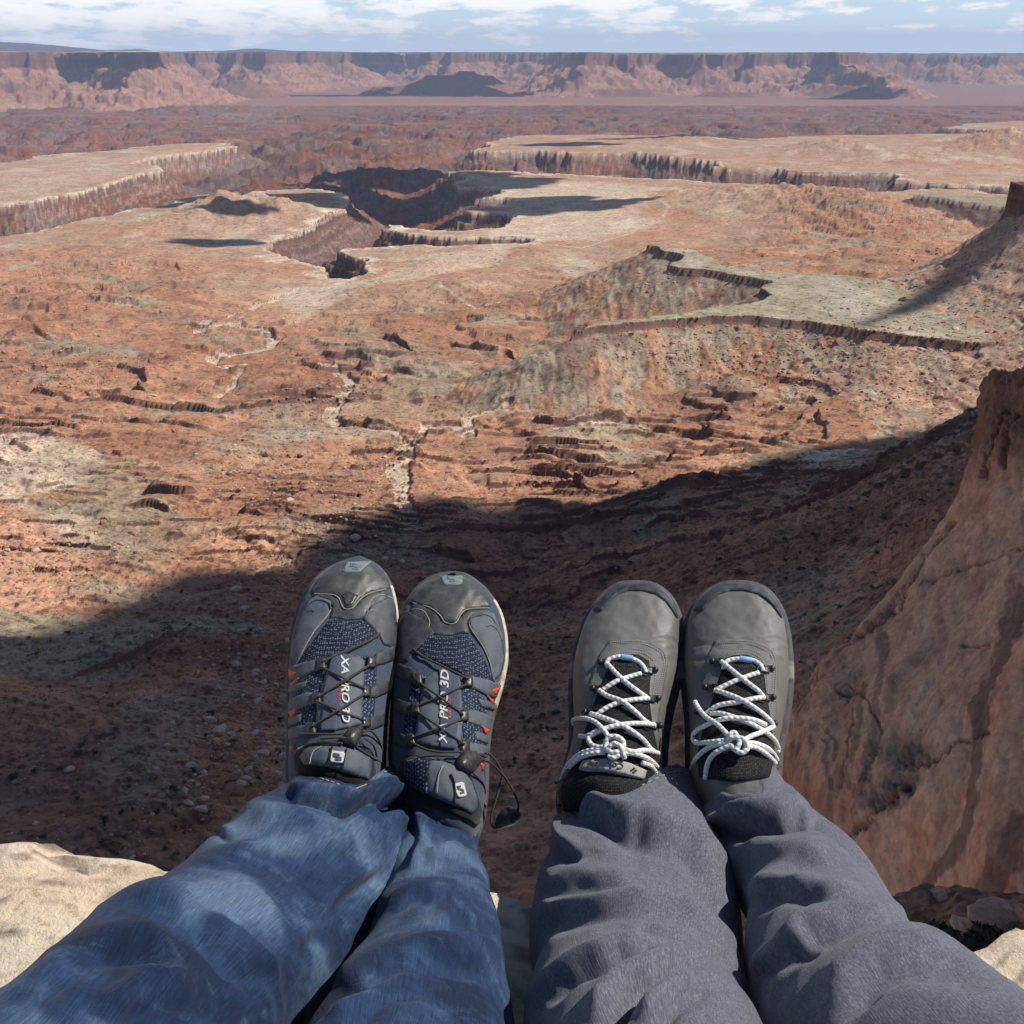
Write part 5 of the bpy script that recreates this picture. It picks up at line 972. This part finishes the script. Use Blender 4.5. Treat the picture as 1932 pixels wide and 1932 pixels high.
def nB(x, y):
    o = np.array(OB2); l, r = np.interp(y, o[:, 0], o[:, 1]), np.interp(y, o[:, 0], o[:, 2]); return (x-(l+r)/2)/((r-l)/2+1e-6)
def toB1(x, y):
    s_ = nB(x, y); o = np.array(OB1); l, r = np.interp(y, o[:, 0], o[:, 1]), np.interp(y, o[:, 0], o[:, 2]); return ((l+r)/2+s_*(r-l)/2, y)
def boot(side, parent, label):
    s = Shoe('boot', parent, ZB, OB2 if side > 0 else OB1, HB, (1350, 900) if side > 0 else (600, 900), 1.09, 20, 0, .032, M_['leather'], (.90, .74), label)
    T = (lambda pts: [tuple(p) for p in pts]) if side > 0 else (lambda pts: [toB1(p[0], p[1])+tuple(p[2:]) for p in pts])
    D = lambda n, poly, off, m, **k: s.drape(n, T(poly), off*1e-3, M_[m], **k)
    s.shell('midsole', .0028, .012, .030, M_['cream'], .003, colfn=lambda v, sd_: (.10, .105, .11) if v > .052 else ((.24, .23, .20) if v > .035 else (.09, .09, .095)))
    s.shell('outsole', .003, -.003, .012, M_['plast'], .002)
    # rubber rim over the toe
    o = np.array(OB2); ys = [380, 340, 300, 260, 220, 185, 155, 135, 122]; Lp = [(np.interp(y, o[:, 0], o[:, 1])+8, y) for y in ys]; Rp = [(np.interp(y, o[:, 0], o[:, 2])-8, y) for y in ys]
    inn = [(1650, 352), (1612, 296), (1562, 236), (1495, 192), (1400, 168), (1310, 168), (1228, 194), (1172, 244), (1124, 305)]
    D('toe_rim', [(1112, 305), *[p for p in Lp if p[1] < 310], (1362, 116), *[p for p in Rp if p[1] < 360][::-1], *inn], 1.6, 'rim', puff=.0016)
    # saddle of darker leather with its double stitching
    D('saddle', [(1210, 502), (1300, 490), (1400, 492), (1490, 508), (1570, 540), (1612, 590), (1626, 660), (1622, 800), (1612, 1000), (1600, 1150), (1590, 1300), (1490, 1300), (1500, 900), (1480, 700), (1400, 640), (1300, 650), (1260, 800), (1180, 1000), (1130, 1300), (1050, 1300), (1075, 1000), (1120, 800), (1160, 600)], .8, 'leather2', puff=.0006)
    D('tongue', [(1262, 660), (1280, 625), (1320, 605), (1420, 600), (1495, 632), (1528, 700), (1545, 850), (1575, 1060), (1600, 1260), (1560, 1420), (1330, 1450), (1110, 1420), (1095, 1280), (1130, 1110), (1175, 950), (1225, 800)] if side > 0 else [(1240, 660), (1265, 618), (1320, 598), (1420, 600), (1495, 640), (1518, 720), (1530, 880), (1560, 1060), (1590, 1260), (1600, 1420), (1330, 1480), (1060, 1450), (1095, 1280), (1120, 1110), (1165, 950), (1205, 800)], 1.6, 'tmesh', puff=.0022)
    def dash(pts, nst, ln=.45):
        A = catmull(T(pts), 200); Lc = np.r_[0, np.cumsum(np.hypot(*np.diff(A, axis=0).T))]; ms = []
        for k in range(nst):
            a, b = Lc[-1]*(k+.1)/nst, Lc[-1]*(k+.1+ln)/nst; pp = [(np.interp(t, Lc, A[:, 0]), np.interp(t, Lc, A[:, 1]), 2.6) for t in (a, (a+b)/2, b)]; ms.append(tube_mesh('st', s.path(pp), .00042, 5, 4))
        me = join_me('stitching', ms); [bpy.data.meshes.remove(m) for m in ms]; link('stitching', me, s.ob, M_['stitch'])
    dash([(1215, 512), (1300, 500), (1400, 502), (1490, 520), (1565, 552), (1602, 600), (1614, 660), (1610, 800), (1598, 1000), (1590, 1120)], 64); dash([(1220, 526), (1300, 514), (1400, 516), (1486, 534), (1556, 566), (1588, 610), (1600, 670), (1596, 800), (1584, 1000), (1574, 1120)], 62)
    dash([(1245, 640), (1270, 600), (1330, 578), (1420, 576), (1500, 606), (1540, 660), (1556, 760), (1560, 900)], 34); dash([(1240, 600), (1320, 560), (1430, 560), (1520, 596)], 22)
    hooksR = [(1575, 698), (1580, 885), (1588, 1055)] if side > 0 else [(795, 705), (808, 893), (818, 1072)]
    hooksL = [(1192, 650), (1148, 822), (1098, 985)] if side > 0 else [(440, 655), (392, 830), (345, 985)]
    for x, y in hooksR+hooksL:
        dr = -1 if (x, y) in hooksR else 1
        hb = s.drape('lace_hook', [(x+dr*8, y-26), (x+dr*62, y-14), (x+dr*66, y+16), (x+dr*8, y+26)], .0045, M_['metal'], step=14)
        p, n = s.hit(x, y, .003); bm = bmesh.new(); bmesh.ops.create_uvsphere(bm, u_segments=14, v_segments=10, radius=.0031)
        me = bpy.data.meshes.new('rivet'); bm.to_mesh(me); bm.free(); me.polygons.foreach_set('use_smooth', np.ones(len(me.polygons), bool)); r_ = link('rivet', me, s.ob, M_['metal']); r_.location = p
        s.tube('hook_wire', [(x+dr*40, y-28, 5), (x+dr*78, y-22, 7), (x+dr*84, y+14, 7), (x+dr*48, y+30, 5)], .9, M_['metal'], 6)
    if side > 0:
        lac = [[(1262, 690, 4), (1275, 650, 6), (1310, 630, 7), (1380, 622, 7), (1460, 632, 7), (1510, 665, 6), (1530, 705, 5)], [(1250, 640, 6), (1310, 690, 9), (1410, 770, 10), (1500, 840, 9), (1535, 885, 6)], [(1500, 715, 8), (1420, 740, 7), (1330, 775, 7), (1215, 830, 7)],
               [(1205, 832, 7), (1260, 848, 8), (1380, 895, 11), (1500, 970, 9), (1570, 1030, 7), (1592, 1060, 6)], [(1535, 880, 7), (1470, 888, 7), (1360, 912, 8), (1230, 935, 8), (1150, 985, 6)], [(1180, 990, 7), (1250, 990, 9), (1380, 1030, 11), (1500, 1085, 11), (1590, 1150, 9), (1638, 1215, 6), (1632, 1250, 4)],
               [(1072, 910, 16), (1100, 960, 15), (1150, 1015, 14), (1220, 1060, 14), (1280, 1120, 14), (1320, 1170, 12)], [(1545, 1065, 12), (1480, 1035, 13), (1380, 1020, 14), (1260, 1025, 14), (1150, 1065, 12), (1075, 1110, 11), (1058, 1155, 11), (1085, 1185, 12), (1180, 1180, 14), (1300, 1165, 14)],
               [(1300, 1200, 14), (1310, 1130, 18), (1340, 1120, 18), (1370, 1180, 17), (1345, 1235, 15)], [(1290, 1170, 15), (1330, 1150, 19), (1395, 1160, 18), (1425, 1215, 16), (1395, 1250, 14), (1350, 1240, 14), (1310, 1200, 14)], [(1385, 1175, 14), (1450, 1140, 13), (1530, 1110, 11), (1600, 1075, 7)],
               [(1400, 1190, 13), (1480, 1190, 13), (1570, 1230, 10), (1640, 1300, 6)], [(1400, 1215, 13), (1470, 1215, 12), (1550, 1260, 10), (1610, 1320, 6)], [(1030, 1370, 4), (1080, 1290, 8), (1160, 1220, 11), (1240, 1195, 13), (1310, 1195, 14)], [(1140, 1430, 5), (1155, 1330, 9), (1200, 1260, 12), (1300, 1205, 14)]]
        sl = (1411, 626, 0.0)
    else:
        lac = [[(495, 680, 4), (480, 655, 6), (500, 625, 7), (560, 608, 7), (620, 612, 7), (690, 640, 7), (730, 680, 6), (742, 715, 5)], [(490, 660, 6), (540, 715, 9), (610, 780, 10), (690, 840, 9), (745, 878, 6)], [(710, 720, 8), (640, 740, 7), (540, 775, 8), (455, 830, 6)],
               [(430, 832, 7), (480, 868, 8), (580, 905, 11), (670, 975, 10), (740, 1040, 8), (800, 1075, 6)], [(762, 888, 7), (690, 893, 7), (580, 910, 8), (480, 950, 8), (410, 1000, 6)], [(375, 990, 7), (420, 1005, 9), (530, 1045, 11), (640, 1100, 11), (720, 1160, 10), (770, 1220, 7), (800, 1245, 5)],
               [(800, 1065, 9), (700, 1055, 10), (600, 1060, 12), (500, 1080, 12), (420, 1110, 11), (360, 1150, 11), (375, 1195, 12), (430, 1215, 13), (490, 1200, 14)], [(195, 1058, 6), (260, 1030, 10), (330, 1022, 13), (400, 1045, 14), (460, 1100, 15), (500, 1160, 15)],
               [(470, 1200, 14), (490, 1150, 18), (550, 1145, 19), (592, 1180, 18), (580, 1230, 17), (520, 1250, 16), (475, 1225, 15), (480, 1180, 15)], [(480, 1230, 16), (530, 1190, 20), (575, 1215, 19), (590, 1260, 16), (600, 1290, 13)], [(490, 1270, 14), (530, 1285, 14), (590, 1250, 15)],
               [(590, 1225, 14), (660, 1245, 13), (740, 1235, 11), (825, 1255, 6)], [(600, 1250, 13), (690, 1265, 12), (770, 1300, 10), (835, 1365, 5)], [(720, 1320, 10), (780, 1345, 8), (815, 1400, 5)], [(300, 1140, 6), (350, 1140, 10), (420, 1100, 12)],
               [(470, 1235, 12), (400, 1230, 12), (310, 1256, 10), (230, 1320, 7), (185, 1400, 4), (165, 1480, 2)], [(470, 1250, 12), (390, 1256, 12), (300, 1286, 10), (230, 1350, 7)]]
        sl = (616, 614, .05)
    for p in lac: s.tube('lace', p, 2.25, M_['rope'], 10, n=len(p)*8)
    x, y, a = sl; s.tube('lace_sleeve', [(x-37, y-5, 7), (x, y, 7.6), (x+37, y+6, 7)], 2.9, M_['blue'], 12)
    if side < 0:
        s.drape('collar', [(160, 1560), (185, 1470), (260, 1420), (420, 1400), (640, 1420), (800, 1440), (830, 1520), (820, 1600), (500, 1640), (170, 1640)], .004, M_['tmesh'], puff=.006)
        s.drape('label_patch', [(326, 1308), (470, 1298), (610, 1318), (738, 1372), (722, 1428), (590, 1396), (450, 1368), (300, 1366)], .010, M_['patch'], step=16, puff=.0004)
        s.text('lettering', 'Columbia', 478, 1338, 50, 176, M_['ink'], .0112, 0, .012, 1.15)
        for dx, dy in ((0, -13), (13, 0), (0, 13), (-13, 0)): s.drape('emblem', [(655+dx, 1374+dy-9), (655+dx+10, 1374+dy), (655+dx, 1374+dy+9), (655+dx-10, 1374+dy)], .0112, M_['ink'], step=6)
        s.tube('collar_edge', [(140, 1600, 4), (150, 1500, 7), (185, 1455, 9)], 4.0, M_['leather2'], 8)
    return s
Bt1 = boot(-1, pB, 'left grey boot with a fabric label on its tongue'); Bt2 = boot(1, pB, 'right grey boot with its tongue half covered by the trouser cuff')

# ------------------------------------------------------------------ trousers
def leg(stations, hip, hem, folds, seed, seg=200, nst=340, wr=.0035, ratio=.92):
    """stations: (left px, right px, distance). Returns grid, uv and the picture position of every vertex"""
    cs = []; lat = []; dep = []; hw = []
    for (lx, ly), (rx, ry), d in stations:
        c = R((lx+rx)/2, (ly+ry)/2, d); l = ray(lx, ly); r = ray(rx, ry); n = c.normalized()
        l = l*(c.dot(n)/l.dot(n)); r = r*(c.dot(n)/r.dot(n)); cs.append(list(c)); hw.append((r-l).length/2); lat.append(list((r-l).normalized()))
    for w_, h in hip: cs.append(list(w_)); hw.append(h); lat.append([1, 0, 0])
    P0 = catmull(cs, nst); L0 = catmull(lat, nst); W0 = catmull([[h] for h in hw], nst)[:, 0]; Tn = np.gradient(P0, axis=0); Tn /= np.linalg.norm(Tn, axis=1, keepdims=True)
    th = np.linspace(0, 2*math.pi, seg, endpoint=False); V = np.empty((nst, seg, 3)); Nn = np.empty((nst, seg, 3))
    along = np.r_[0, np.cumsum(np.linalg.norm(np.diff(P0, axis=0), axis=1))]
    for k in range(nst):
        a = L0[k]-Tn[k]*(L0[k]@Tn[k]); a /= np.linalg.norm(a); b = np.cross(a, Tn[k]); b /= np.linalg.norm(b)
        if b @ P0[k] > 0: b = -b                                     # b points to the viewer
        P0[k] = P0[k]-b*W0[k]*ratio*.85
        V[k] = P0[k]+W0[k]*(np.outer(np.cos(th), a)+ratio*np.outer(np.sin(th), b)); Nn[k] = np.outer(np.cos(th), a)+np.outer(np.sin(th), b)/ratio
    Nn /= np.linalg.norm(Nn, axis=-1, keepdims=True)
    px, py = proj(V); front = np.clip(-(Nn*V).sum(-1)/np.linalg.norm(V, axis=-1)*1.6+.1, 0, 1)
    al = along[:, None]+0*th; ci = (th*.075)[None]+0*al
    U = np.cos(th)[None]*.085+0*al; Q = np.sin(th)[None]*.085+0*al
    # random soft wrinkles that cross the leg, and a few lengthwise ones
    wr_ = fbm(U*7+al*3, Q*7+al*10, seed, 2)*wr*1.8+(1-2*np.abs(fbm(U*8+Q*4+al*4, al*13+U*5, seed+6, 2)))*wr*.8*ss(-.1, .3, fbm(U*6, al*6+Q*5, seed+9, 2))
    dsp = wr_
    for pts, wd, amp, asy in folds:
        pts = [tuple(p) for p in catmull(pts, 14)]
        wpx = px+6*fbm(px/70, py/70, seed+20, 2); wpy = py+6*fbm(px/70, py/70, seed+24, 2); best = np.full(px.shape, 1e9); sg = np.zeros(px.shape); endw = np.ones(px.shape); nseg = len(pts)-1
        tot = 0; Ls = [math.hypot(pts[i+1][0]-pts[i][0], pts[i+1][1]-pts[i][1]) for i in range(nseg)]; SL = sum(Ls); acc = 0; tpos = np.zeros(px.shape)
        for i in range(nseg):
            a = np.array(pts[i], float); e = np.array(pts[i+1], float)-a; tr = ((wpx-a[0])*e[0]+(wpy-a[1])*e[1])/(e@e); t = np.clip(tr, 0, 1); dx = wpx-a[0]-t*e[0]; dy = wpy-a[1]-t*e[1]; d = np.hypot(dx, dy)
            side = np.sign(e[0]*(wpy-a[1])-e[1]*(wpx-a[0])); b = d < best; best = np.where(b, d, best); sg = np.where(b, side, sg); tpos = np.where(b, (acc+t*Ls[i])/SL, tpos); acc += Ls[i]
        sgd = best*sg                        # positive: below the line when it is drawn left to right
        tap = np.clip(np.minimum(tpos, 1-tpos)*5+.15, 0, 1)
        dsp = dsp+front*tap*amp*(1.9 if seed < 660 else 1.7)*(np.exp(-(sgd/wd)**2)-asy*np.exp(-((sgd-1.25*wd)/(wd*.75))**2))
    V2 = V+Nn*dsp[..., None]
    # hem follows its picture line on the near side
    if hem:
        hx = [h[0] for h in hem]; hy = [h[1] for h in hem]; px2, py2 = proj(V2); fr = ss(.05, .5, front)
        for it in range(3):
            tgt = np.interp(px2[0], hx, hy); dpx = (tgt-py2[0])*fr[0]; wgt = np.exp(-(along/.11)**2)[:, None]; td = Tn[0]; q0, q1 = proj(V2[0]), proj(V2[0]+td*.01); r_ = (q1[1]-q0[1])/.01
            mv = np.clip(dpx/r_, -.035, .035); V2 = V2+td*(mv*1.0)[None, :, None]*wgt[..., None]; px2, py2 = proj(V2)
    c0 = V2[0].mean(0); inner = [V2[0]+(c0-V2[0])*.035, V2[0]+(c0-V2[0])*.05+Tn[0]*.004, V2[0]+(c0-V2[0])*.07+Tn[0]*.03, V2[0]+(c0-V2[0])*.10+Tn[0]*.08][::-1]
    V3 = np.concatenate([np.array(inner), V2]); ua = np.concatenate([np.array([al[0]-.0]*4), al]); uc = np.concatenate([np.array([ci[0]]*4), ci])
    return V3, np.stack([uc, ua], -1), along
def trousers(name, legs, parent, mat, pelvis, label):
    ms = []
    for V, uv, al in legs: ms.append(gridmesh(name, V, V.shape[1], V.shape[0], uv=uv, close_u=True))
    bm = bmesh.new(); bmesh.ops.create_uvsphere(bm, u_segments=40, v_segments=24, radius=1)
    for v in bm.verts: v.co = Vector(pelvis[0])+Vector((v.co.x*pelvis[1][0], v.co.y*pelvis[1][1], v.co.z*pelvis[1][2]))
    me = bpy.data.meshes.new('t'); bm.to_mesh(me); bm.free(); me.uv_layers.new(name='UV'); ms.append(me); me = join_me(name, ms); me.polygons.foreach_set('use_smooth', np.ones(len(me.polygons), bool))
    o = link(name, me, parent, mat); o['label'] = label; return o
HA = [((-.37, .12, -.52), .092), ((-.39, -.02, -.54), .095), ((-.39, -.14, -.55), .095)]; HA2 = [((-.20, .14, -.53), .088), ((-.21, -.02, -.55), .095), ((-.21, -.14, -.55), .095)]
JL = leg([((540, 1470), (758, 1458), 1.045), ((425, 1508), (758, 1512), .995), ((330, 1580), (722, 1585), .93), ((212, 1656), (650, 1678), .84), ((112, 1708), (580, 1752), .77), ((-10, 1808), (505, 1834), .69), ((-150, 1912), (430, 1935), .64), ((-320, 2050), (330, 2080), .61), ((-520, 2280), (190, 2330), .59)], HA,
 [(505, 1473), (545, 1462), (570, 1458), (605, 1458), (623, 1465), (658, 1478), (679, 1481), (694, 1476), (717, 1447), (738, 1443), (752, 1449), (762, 1462)],
 [([(545, 1472), (600, 1478), (660, 1500), (735, 1535)], 15, .009, 1.5), ([(350, 1566), (400, 1560), (450, 1570)], 10, .005, 1.3), ([(150, 1735), (200, 1698), (270, 1682), (345, 1698), (375, 1720)], 16, .008, -.9), ([(430, 1510), (520, 1540), (600, 1600), (640, 1660)], 34, .006, .4), ([(600, 1625), (650, 1640)], 16, -.006, 0), ([(560, 1780), (620, 1700), (690, 1640)], 18, .006, .8), ([(330, 1640), (420, 1600), (540, 1590)], 24, .004, .6),
  ([(60, 1850), (130, 1790), (230, 1760), (330, 1790)], 26, .007, .9), ([(380, 1720), (440, 1780), (520, 1850)], 18, .006, .9), ([(200, 1932), (260, 1860), (380, 1840)], 30, .005, .7), ([(680, 1490), (700, 1530), (735, 1560)], 10, -.005, 0)], 600)
JR = leg([((770, 1500), (908, 1545), 1.055), ((752, 1550), (908, 1582), 1.015), ((735, 1612), (918, 1630), .95), ((692, 1700), (942, 1715), .86), ((635, 1780), (964, 1800), .78), ((560, 1860), (986, 1890), .70), ((480, 1955), (1000, 1990), .64), ((380, 2090), (960, 2130), .61), ((260, 2300), (880, 2360), .59)], HA2,
 [(765, 1497), (805, 1508), (847, 1521), (875, 1537), (892, 1549), (910, 1560)],
 [([(790, 1590), (830, 1560), (870, 1575), (905, 1605)], 13, -.008, -1.0), ([(800, 1620), (850, 1600), (900, 1620)], 16, .006, .5), ([(770, 1540), (800, 1580), (770, 1640)], 14, .006, .7), ([(600, 1870), (690, 1820), (760, 1800), (870, 1800), (950, 1830)], 22, .008, .9), ([(700, 1720), (780, 1680), (860, 1700)], 18, .005, .8), ([(620, 1932), (720, 1860), (800, 1850)], 20, .006, .8), ([(820, 1760), (880, 1740), (940, 1760)], 14, .004, .9)], 640)
HB_ = [((.22, .14, -.53), .088), ((.24, -.02, -.55), .095), ((.24, -.14, -.55), .095)]; HB2 = [((.40, .14, -.53), .090), ((.42, -.02, -.55), .095), ((.42, -.14, -.55), .095)]
GL = leg([((1046, 1522), (1318, 1455), 1.03), ((1003, 1560), (1362, 1530), .98), ((984, 1620), (1386, 1600), .92), ((998, 1700), (1398, 1690), .84), ((984, 1765), (1406, 1765), .77), ((1005, 1850), (1445, 1850), .69), ((1000, 1940), (1490, 1940), .64), ((1040, 2080), (1580, 2080), .61), ((1120, 2300), (1680, 2300), .59)], HB_,
 [(1040, 1522), (1072, 1503), (1130, 1494), (1185, 1486), (1226, 1463), (1257, 1446), (1277, 1442), (1300, 1450), (1325, 1470)],
 [([(1060, 1520), (1130, 1520), (1210, 1540), (1290, 1580), (1350, 1640), (1385, 1720)], 20, .010, 1.3), ([(1150, 1560), (1240, 1610), (1300, 1660), (1380, 1740)], 14, -.007, -.9), ([(990, 1625), (1040, 1598), (1100, 1600)], 16, .007, 1.4), ([(985, 1745), (1060, 1715), (1160, 1700), (1280, 1710), (1370, 1770), (1410, 1800)], 20, .009, 1.1), ([(1150, 1735), (1250, 1735), (1340, 1780), (1400, 1830)], 14, .007, 1.0),
  ([(1010, 1880), (1080, 1820), (1160, 1785), (1240, 1775)], 18, .009, 1.2), ([(1110, 1932), (1170, 1860), (1260, 1810), (1340, 1800)], 20, .008, 1.2), ([(1210, 1932), (1260, 1870), (1340, 1840)], 20, .006, .9), ([(1010, 1680), (1100, 1650), (1200, 1660)], 22, .005, .8)], 680, wr=.0022)
GR = leg([((1330, 1470), (1480, 1444), 1.05), ((1336, 1512), (1538, 1510), 1.0), ((1384, 1590), (1638, 1572), .93), ((1396, 1670), (1712, 1665), .85), ((1400, 1750), (1808, 1742), .78), ((1425, 1850), (1965, 1822), .70), ((1480, 1945), (2080, 1900), .64), ((1600, 2080), (2210, 2010), .61), ((1750, 2300), (2380, 2200), .59)], HB2,
 [(1325, 1468), (1345, 1458), (1375, 1447), (1400, 1438), (1430, 1432), (1455, 1431), (1480, 1440)],
 [([(1350, 1595), (1400, 1560), (1460, 1535), (1530, 1525), (1590, 1545), (1650, 1600), (1695, 1660)], 15, .013, 1.5), ([(1370, 1505), (1400, 1488), (1440, 1490)], 10, -.007, -.5), ([(1360, 1530), (1420, 1510), (1480, 1512)], 14, .004, .5), ([(1400, 1690), (1480, 1670), (1560, 1680), (1640, 1668)], 18, .006, .8), ([(1470, 1785), (1560, 1735), (1660, 1712), (1780, 1722)], 20, .007, .8),
  ([(1420, 1830), (1480, 1790), (1540, 1770)], 16, .006, .8), ([(1550, 1900), (1660, 1800), (1800, 1790), (1900, 1830)], 34, .008, 1.0), ([(1400, 1620), (1470, 1600), (1560, 1610)], 20, .004, .6)], 720, wr=.0022)
# denim
md = Mat('denim', (.05, .10, .22), .9, .15); uvn = md.n('ShaderNodeUVMap'); mp = md.n('ShaderNodeMapping'); md.l(uvn.outputs[0], mp.inputs[0]); v_ = md.coord('Object')
def um(m, uvn, sc):
    q_ = m.n('ShaderNodeMapping'); q_.inputs['Scale'].default_value = sc; m.l(uvn.outputs[0], q_.inputs[0]); return q_.outputs[0]
wlong = md.noise(um(md, uvn, (1500, 55, 1)), 1, 3, .6); wcross = md.noise(um(md, uvn, (90, 1300, 1)), 1, 3, .6); fade = md.noise(v_, 9, 4, .6, .4); fade2 = md.noise(v_, 34, 6, .7, .8)
base_c = md.ramp(fade, [(.38, (.008, .018, .047)), (.50, (.020, .043, .098)), (.62, (.080, .130, .208))])
base_c = md.mix(md.math('MULTIPLY', md.math('SUBTRACT', fade2, .55), 1.6, clamp=True), base_c, (.105, .165, .26))
base_c = md.mix(1, base_c, md.ramp(wlong, [(.3, (.55, .58, .65)), (.5, (1, 1, 1)), (.7, (1.55, 1.5, 1.4))]), 'MULTIPLY'); base_c = md.mix(.75, base_c, md.mix(1, base_c, md.ramp(wcross, [(.3, (.8, .81, .84)), (.7, (1.2, 1.2, 1.18))]), 'MULTIPLY'))
# fine pale creases
cr_ = md.noise(um(md, uvn, (75, 13, 1)), 1, 2.5, .5, .25); crl = md.math('SUBTRACT', 1.0, md.math('MULTIPLY', md.math('ABSOLUTE', md.math('SUBTRACT', cr_, .56)), 45), clamp=True)
base_c = md.mix(md.math('MULTIPLY', md.math('MULTIPLY', crl, .16), md.math('MULTIPLY', md.math('SUBTRACT', fade, .47), 8, clamp=True)), base_c, (.24, .31, .42)); md.base(base_c)
md.b.inputs['Sheen Weight'].default_value = .05; b0 = md.bump(wlong, .0006, .7); md.bump(fade2, .004, .5, b0)
mg = Mat('grey_jersey', (.12, .14, .19), .95, .1); uvn = mg.n('ShaderNodeUVMap'); v_ = mg.coord('Object'); hth = mg.noise(um(mg, uvn, (900, 420, 1)), 1, 4, .75); rib = mg.noise(um(mg, uvn, (1300, 60, 1)), 1, 2, .5); mott = mg.noise(v_, 160, 4, .7)
gc = mg.ramp(hth, [(.30, (.070, .076, .095)), (.5, (.115, .123, .150)), (.68, (.20, .21, .245))]); gc = mg.mix(1, gc, mg.ramp(mott, [(.3, (.8, .8, .82)), (.7, (1.2, 1.2, 1.2))]), 'MULTIPLY'); gc = mg.mix(1, gc, mg.ramp(rib, [(.35, (.85, .85, .85)), (.65, (1.15, 1.15, 1.15))]), 'MULTIPLY'); mg.base(gc)
mg.b.inputs['Sheen Weight'].default_value = .12; b0 = mg.bump(hth, .0007, .6); mg.bump(rib, .0005, .5, b0)
jeans = trousers('jeans', [JL, JR], pA, md.m, ((-.30, -.17, -.53), (.185, .15, .12)), 'faded blue denim jeans'); pants = trousers('sweatpants', [GL, GR], pB, mg.m, ((.33, -.17, -.53), (.19, .15, .12)), 'heathered grey-blue jersey trousers')
def hemstitch(V, off, mat, parent, name, frac=(0, 1), dash=True, r=.0005):
    k = int(off); pts = V[4+k]; seg = len(pts); Nc = pts.mean(0); ms = []
    idx = [i for i in range(int(seg*frac[0]), int(seg*frac[1]))]
    for a in range(0, len(idx)-2, 3 if dash else 1):
        i, j = idx[a], idx[a+2]; p, q_ = pts[i], pts[j]; o_ = lambda p_: p_+(p_-Nc)/np.linalg.norm(p_-Nc)*.0006
        ms.append(tube_mesh('s', [list(o_(p)), list(o_((p+q_)/2)), list(o_(q_))], r, 5, 3))
    me = join_me(name, ms); [bpy.data.meshes.remove(m) for m in ms]; link(name, me, parent, mat)
orange = fabric_mat('orange_thread', (.42, .24, .09), (.5, .3, .12)); gst = fabric_mat('hem_thread', (.24, .26, .31), (.33, .35, .40))
hemstitch(JL[0], 7, orange, jeans, 'hem_stitching', (0.0, .28), r=.0006); hemstitch(GR[0], 9, gst, pants, 'hem_stitching', (0, .5)); hemstitch(GR[0], 12, gst, pants, 'hem_stitching', (0, .5)); hemstitch(GL[0], 9, gst, pants, 'hem_stitching', (0, .5))
# the body inside the clothes: one continuous figure from hips to feet
def body(parent, legs, shoes, pel, mat):
    me = bpy.data.meshes.new('body'); V = [Vector(pel), Vector(pel)+Vector((0, -.04, .18)), Vector(pel)+Vector((0, -.06, .36))]; E = [(0, 1), (1, 2)]; Rd = [.12, .11, .12]
    V = V[:1]; E = []; Rd = Rd[:1]
    for (G, uv, al), sh in zip(legs, shoes):
        n = len(G); cen = [Vector(G[i].mean(0)) for i in (n-30, int(n*.72), int(n*.5), int(n*.28), 12)]; ank = sh.o+sh.v*(-.085)+sh.n*.075; ball = sh.o+sh.v*.03+sh.n*.034
        toe = sh.o+sh.v*.085+sh.n*.032; k0 = 0
        for p, r in list(zip(cen, (.055, .050, .040, .032, .020)))+[(ank, .022), (ball, .020), (toe, .015)]:
            V.append(p); Rd.append(r); E.append((k0, len(V)-1)); k0 = len(V)-1
    me.from_pydata([list(v) for v in V], E, []); o = link('body', me, parent, mat); me.skin_vertices or None
    md_ = o.modifiers.new('skin', 'SKIN'); sk = me.skin_vertices[0].data if me.skin_vertices else None
    if sk:
        for i, r in enumerate(Rd): sk[i].radius = (r, r)
        sk[0].use_root = True
    o.modifiers.new('sub', 'SUBSURF').levels = 1; return o
sock = fabric_mat('dark_sock', (.02, .02, .022), (.035, .035, .04))
body(pA, (JL, JR), (T1, T2), (-.30, -.14, -.55), sock); body(pB, (GL, GR), (Bt1, Bt2), (.33, -.14, -.55), sock)
bpy.context.view_layer.update()
reparent_keep(pA); reparent_keep(pB)
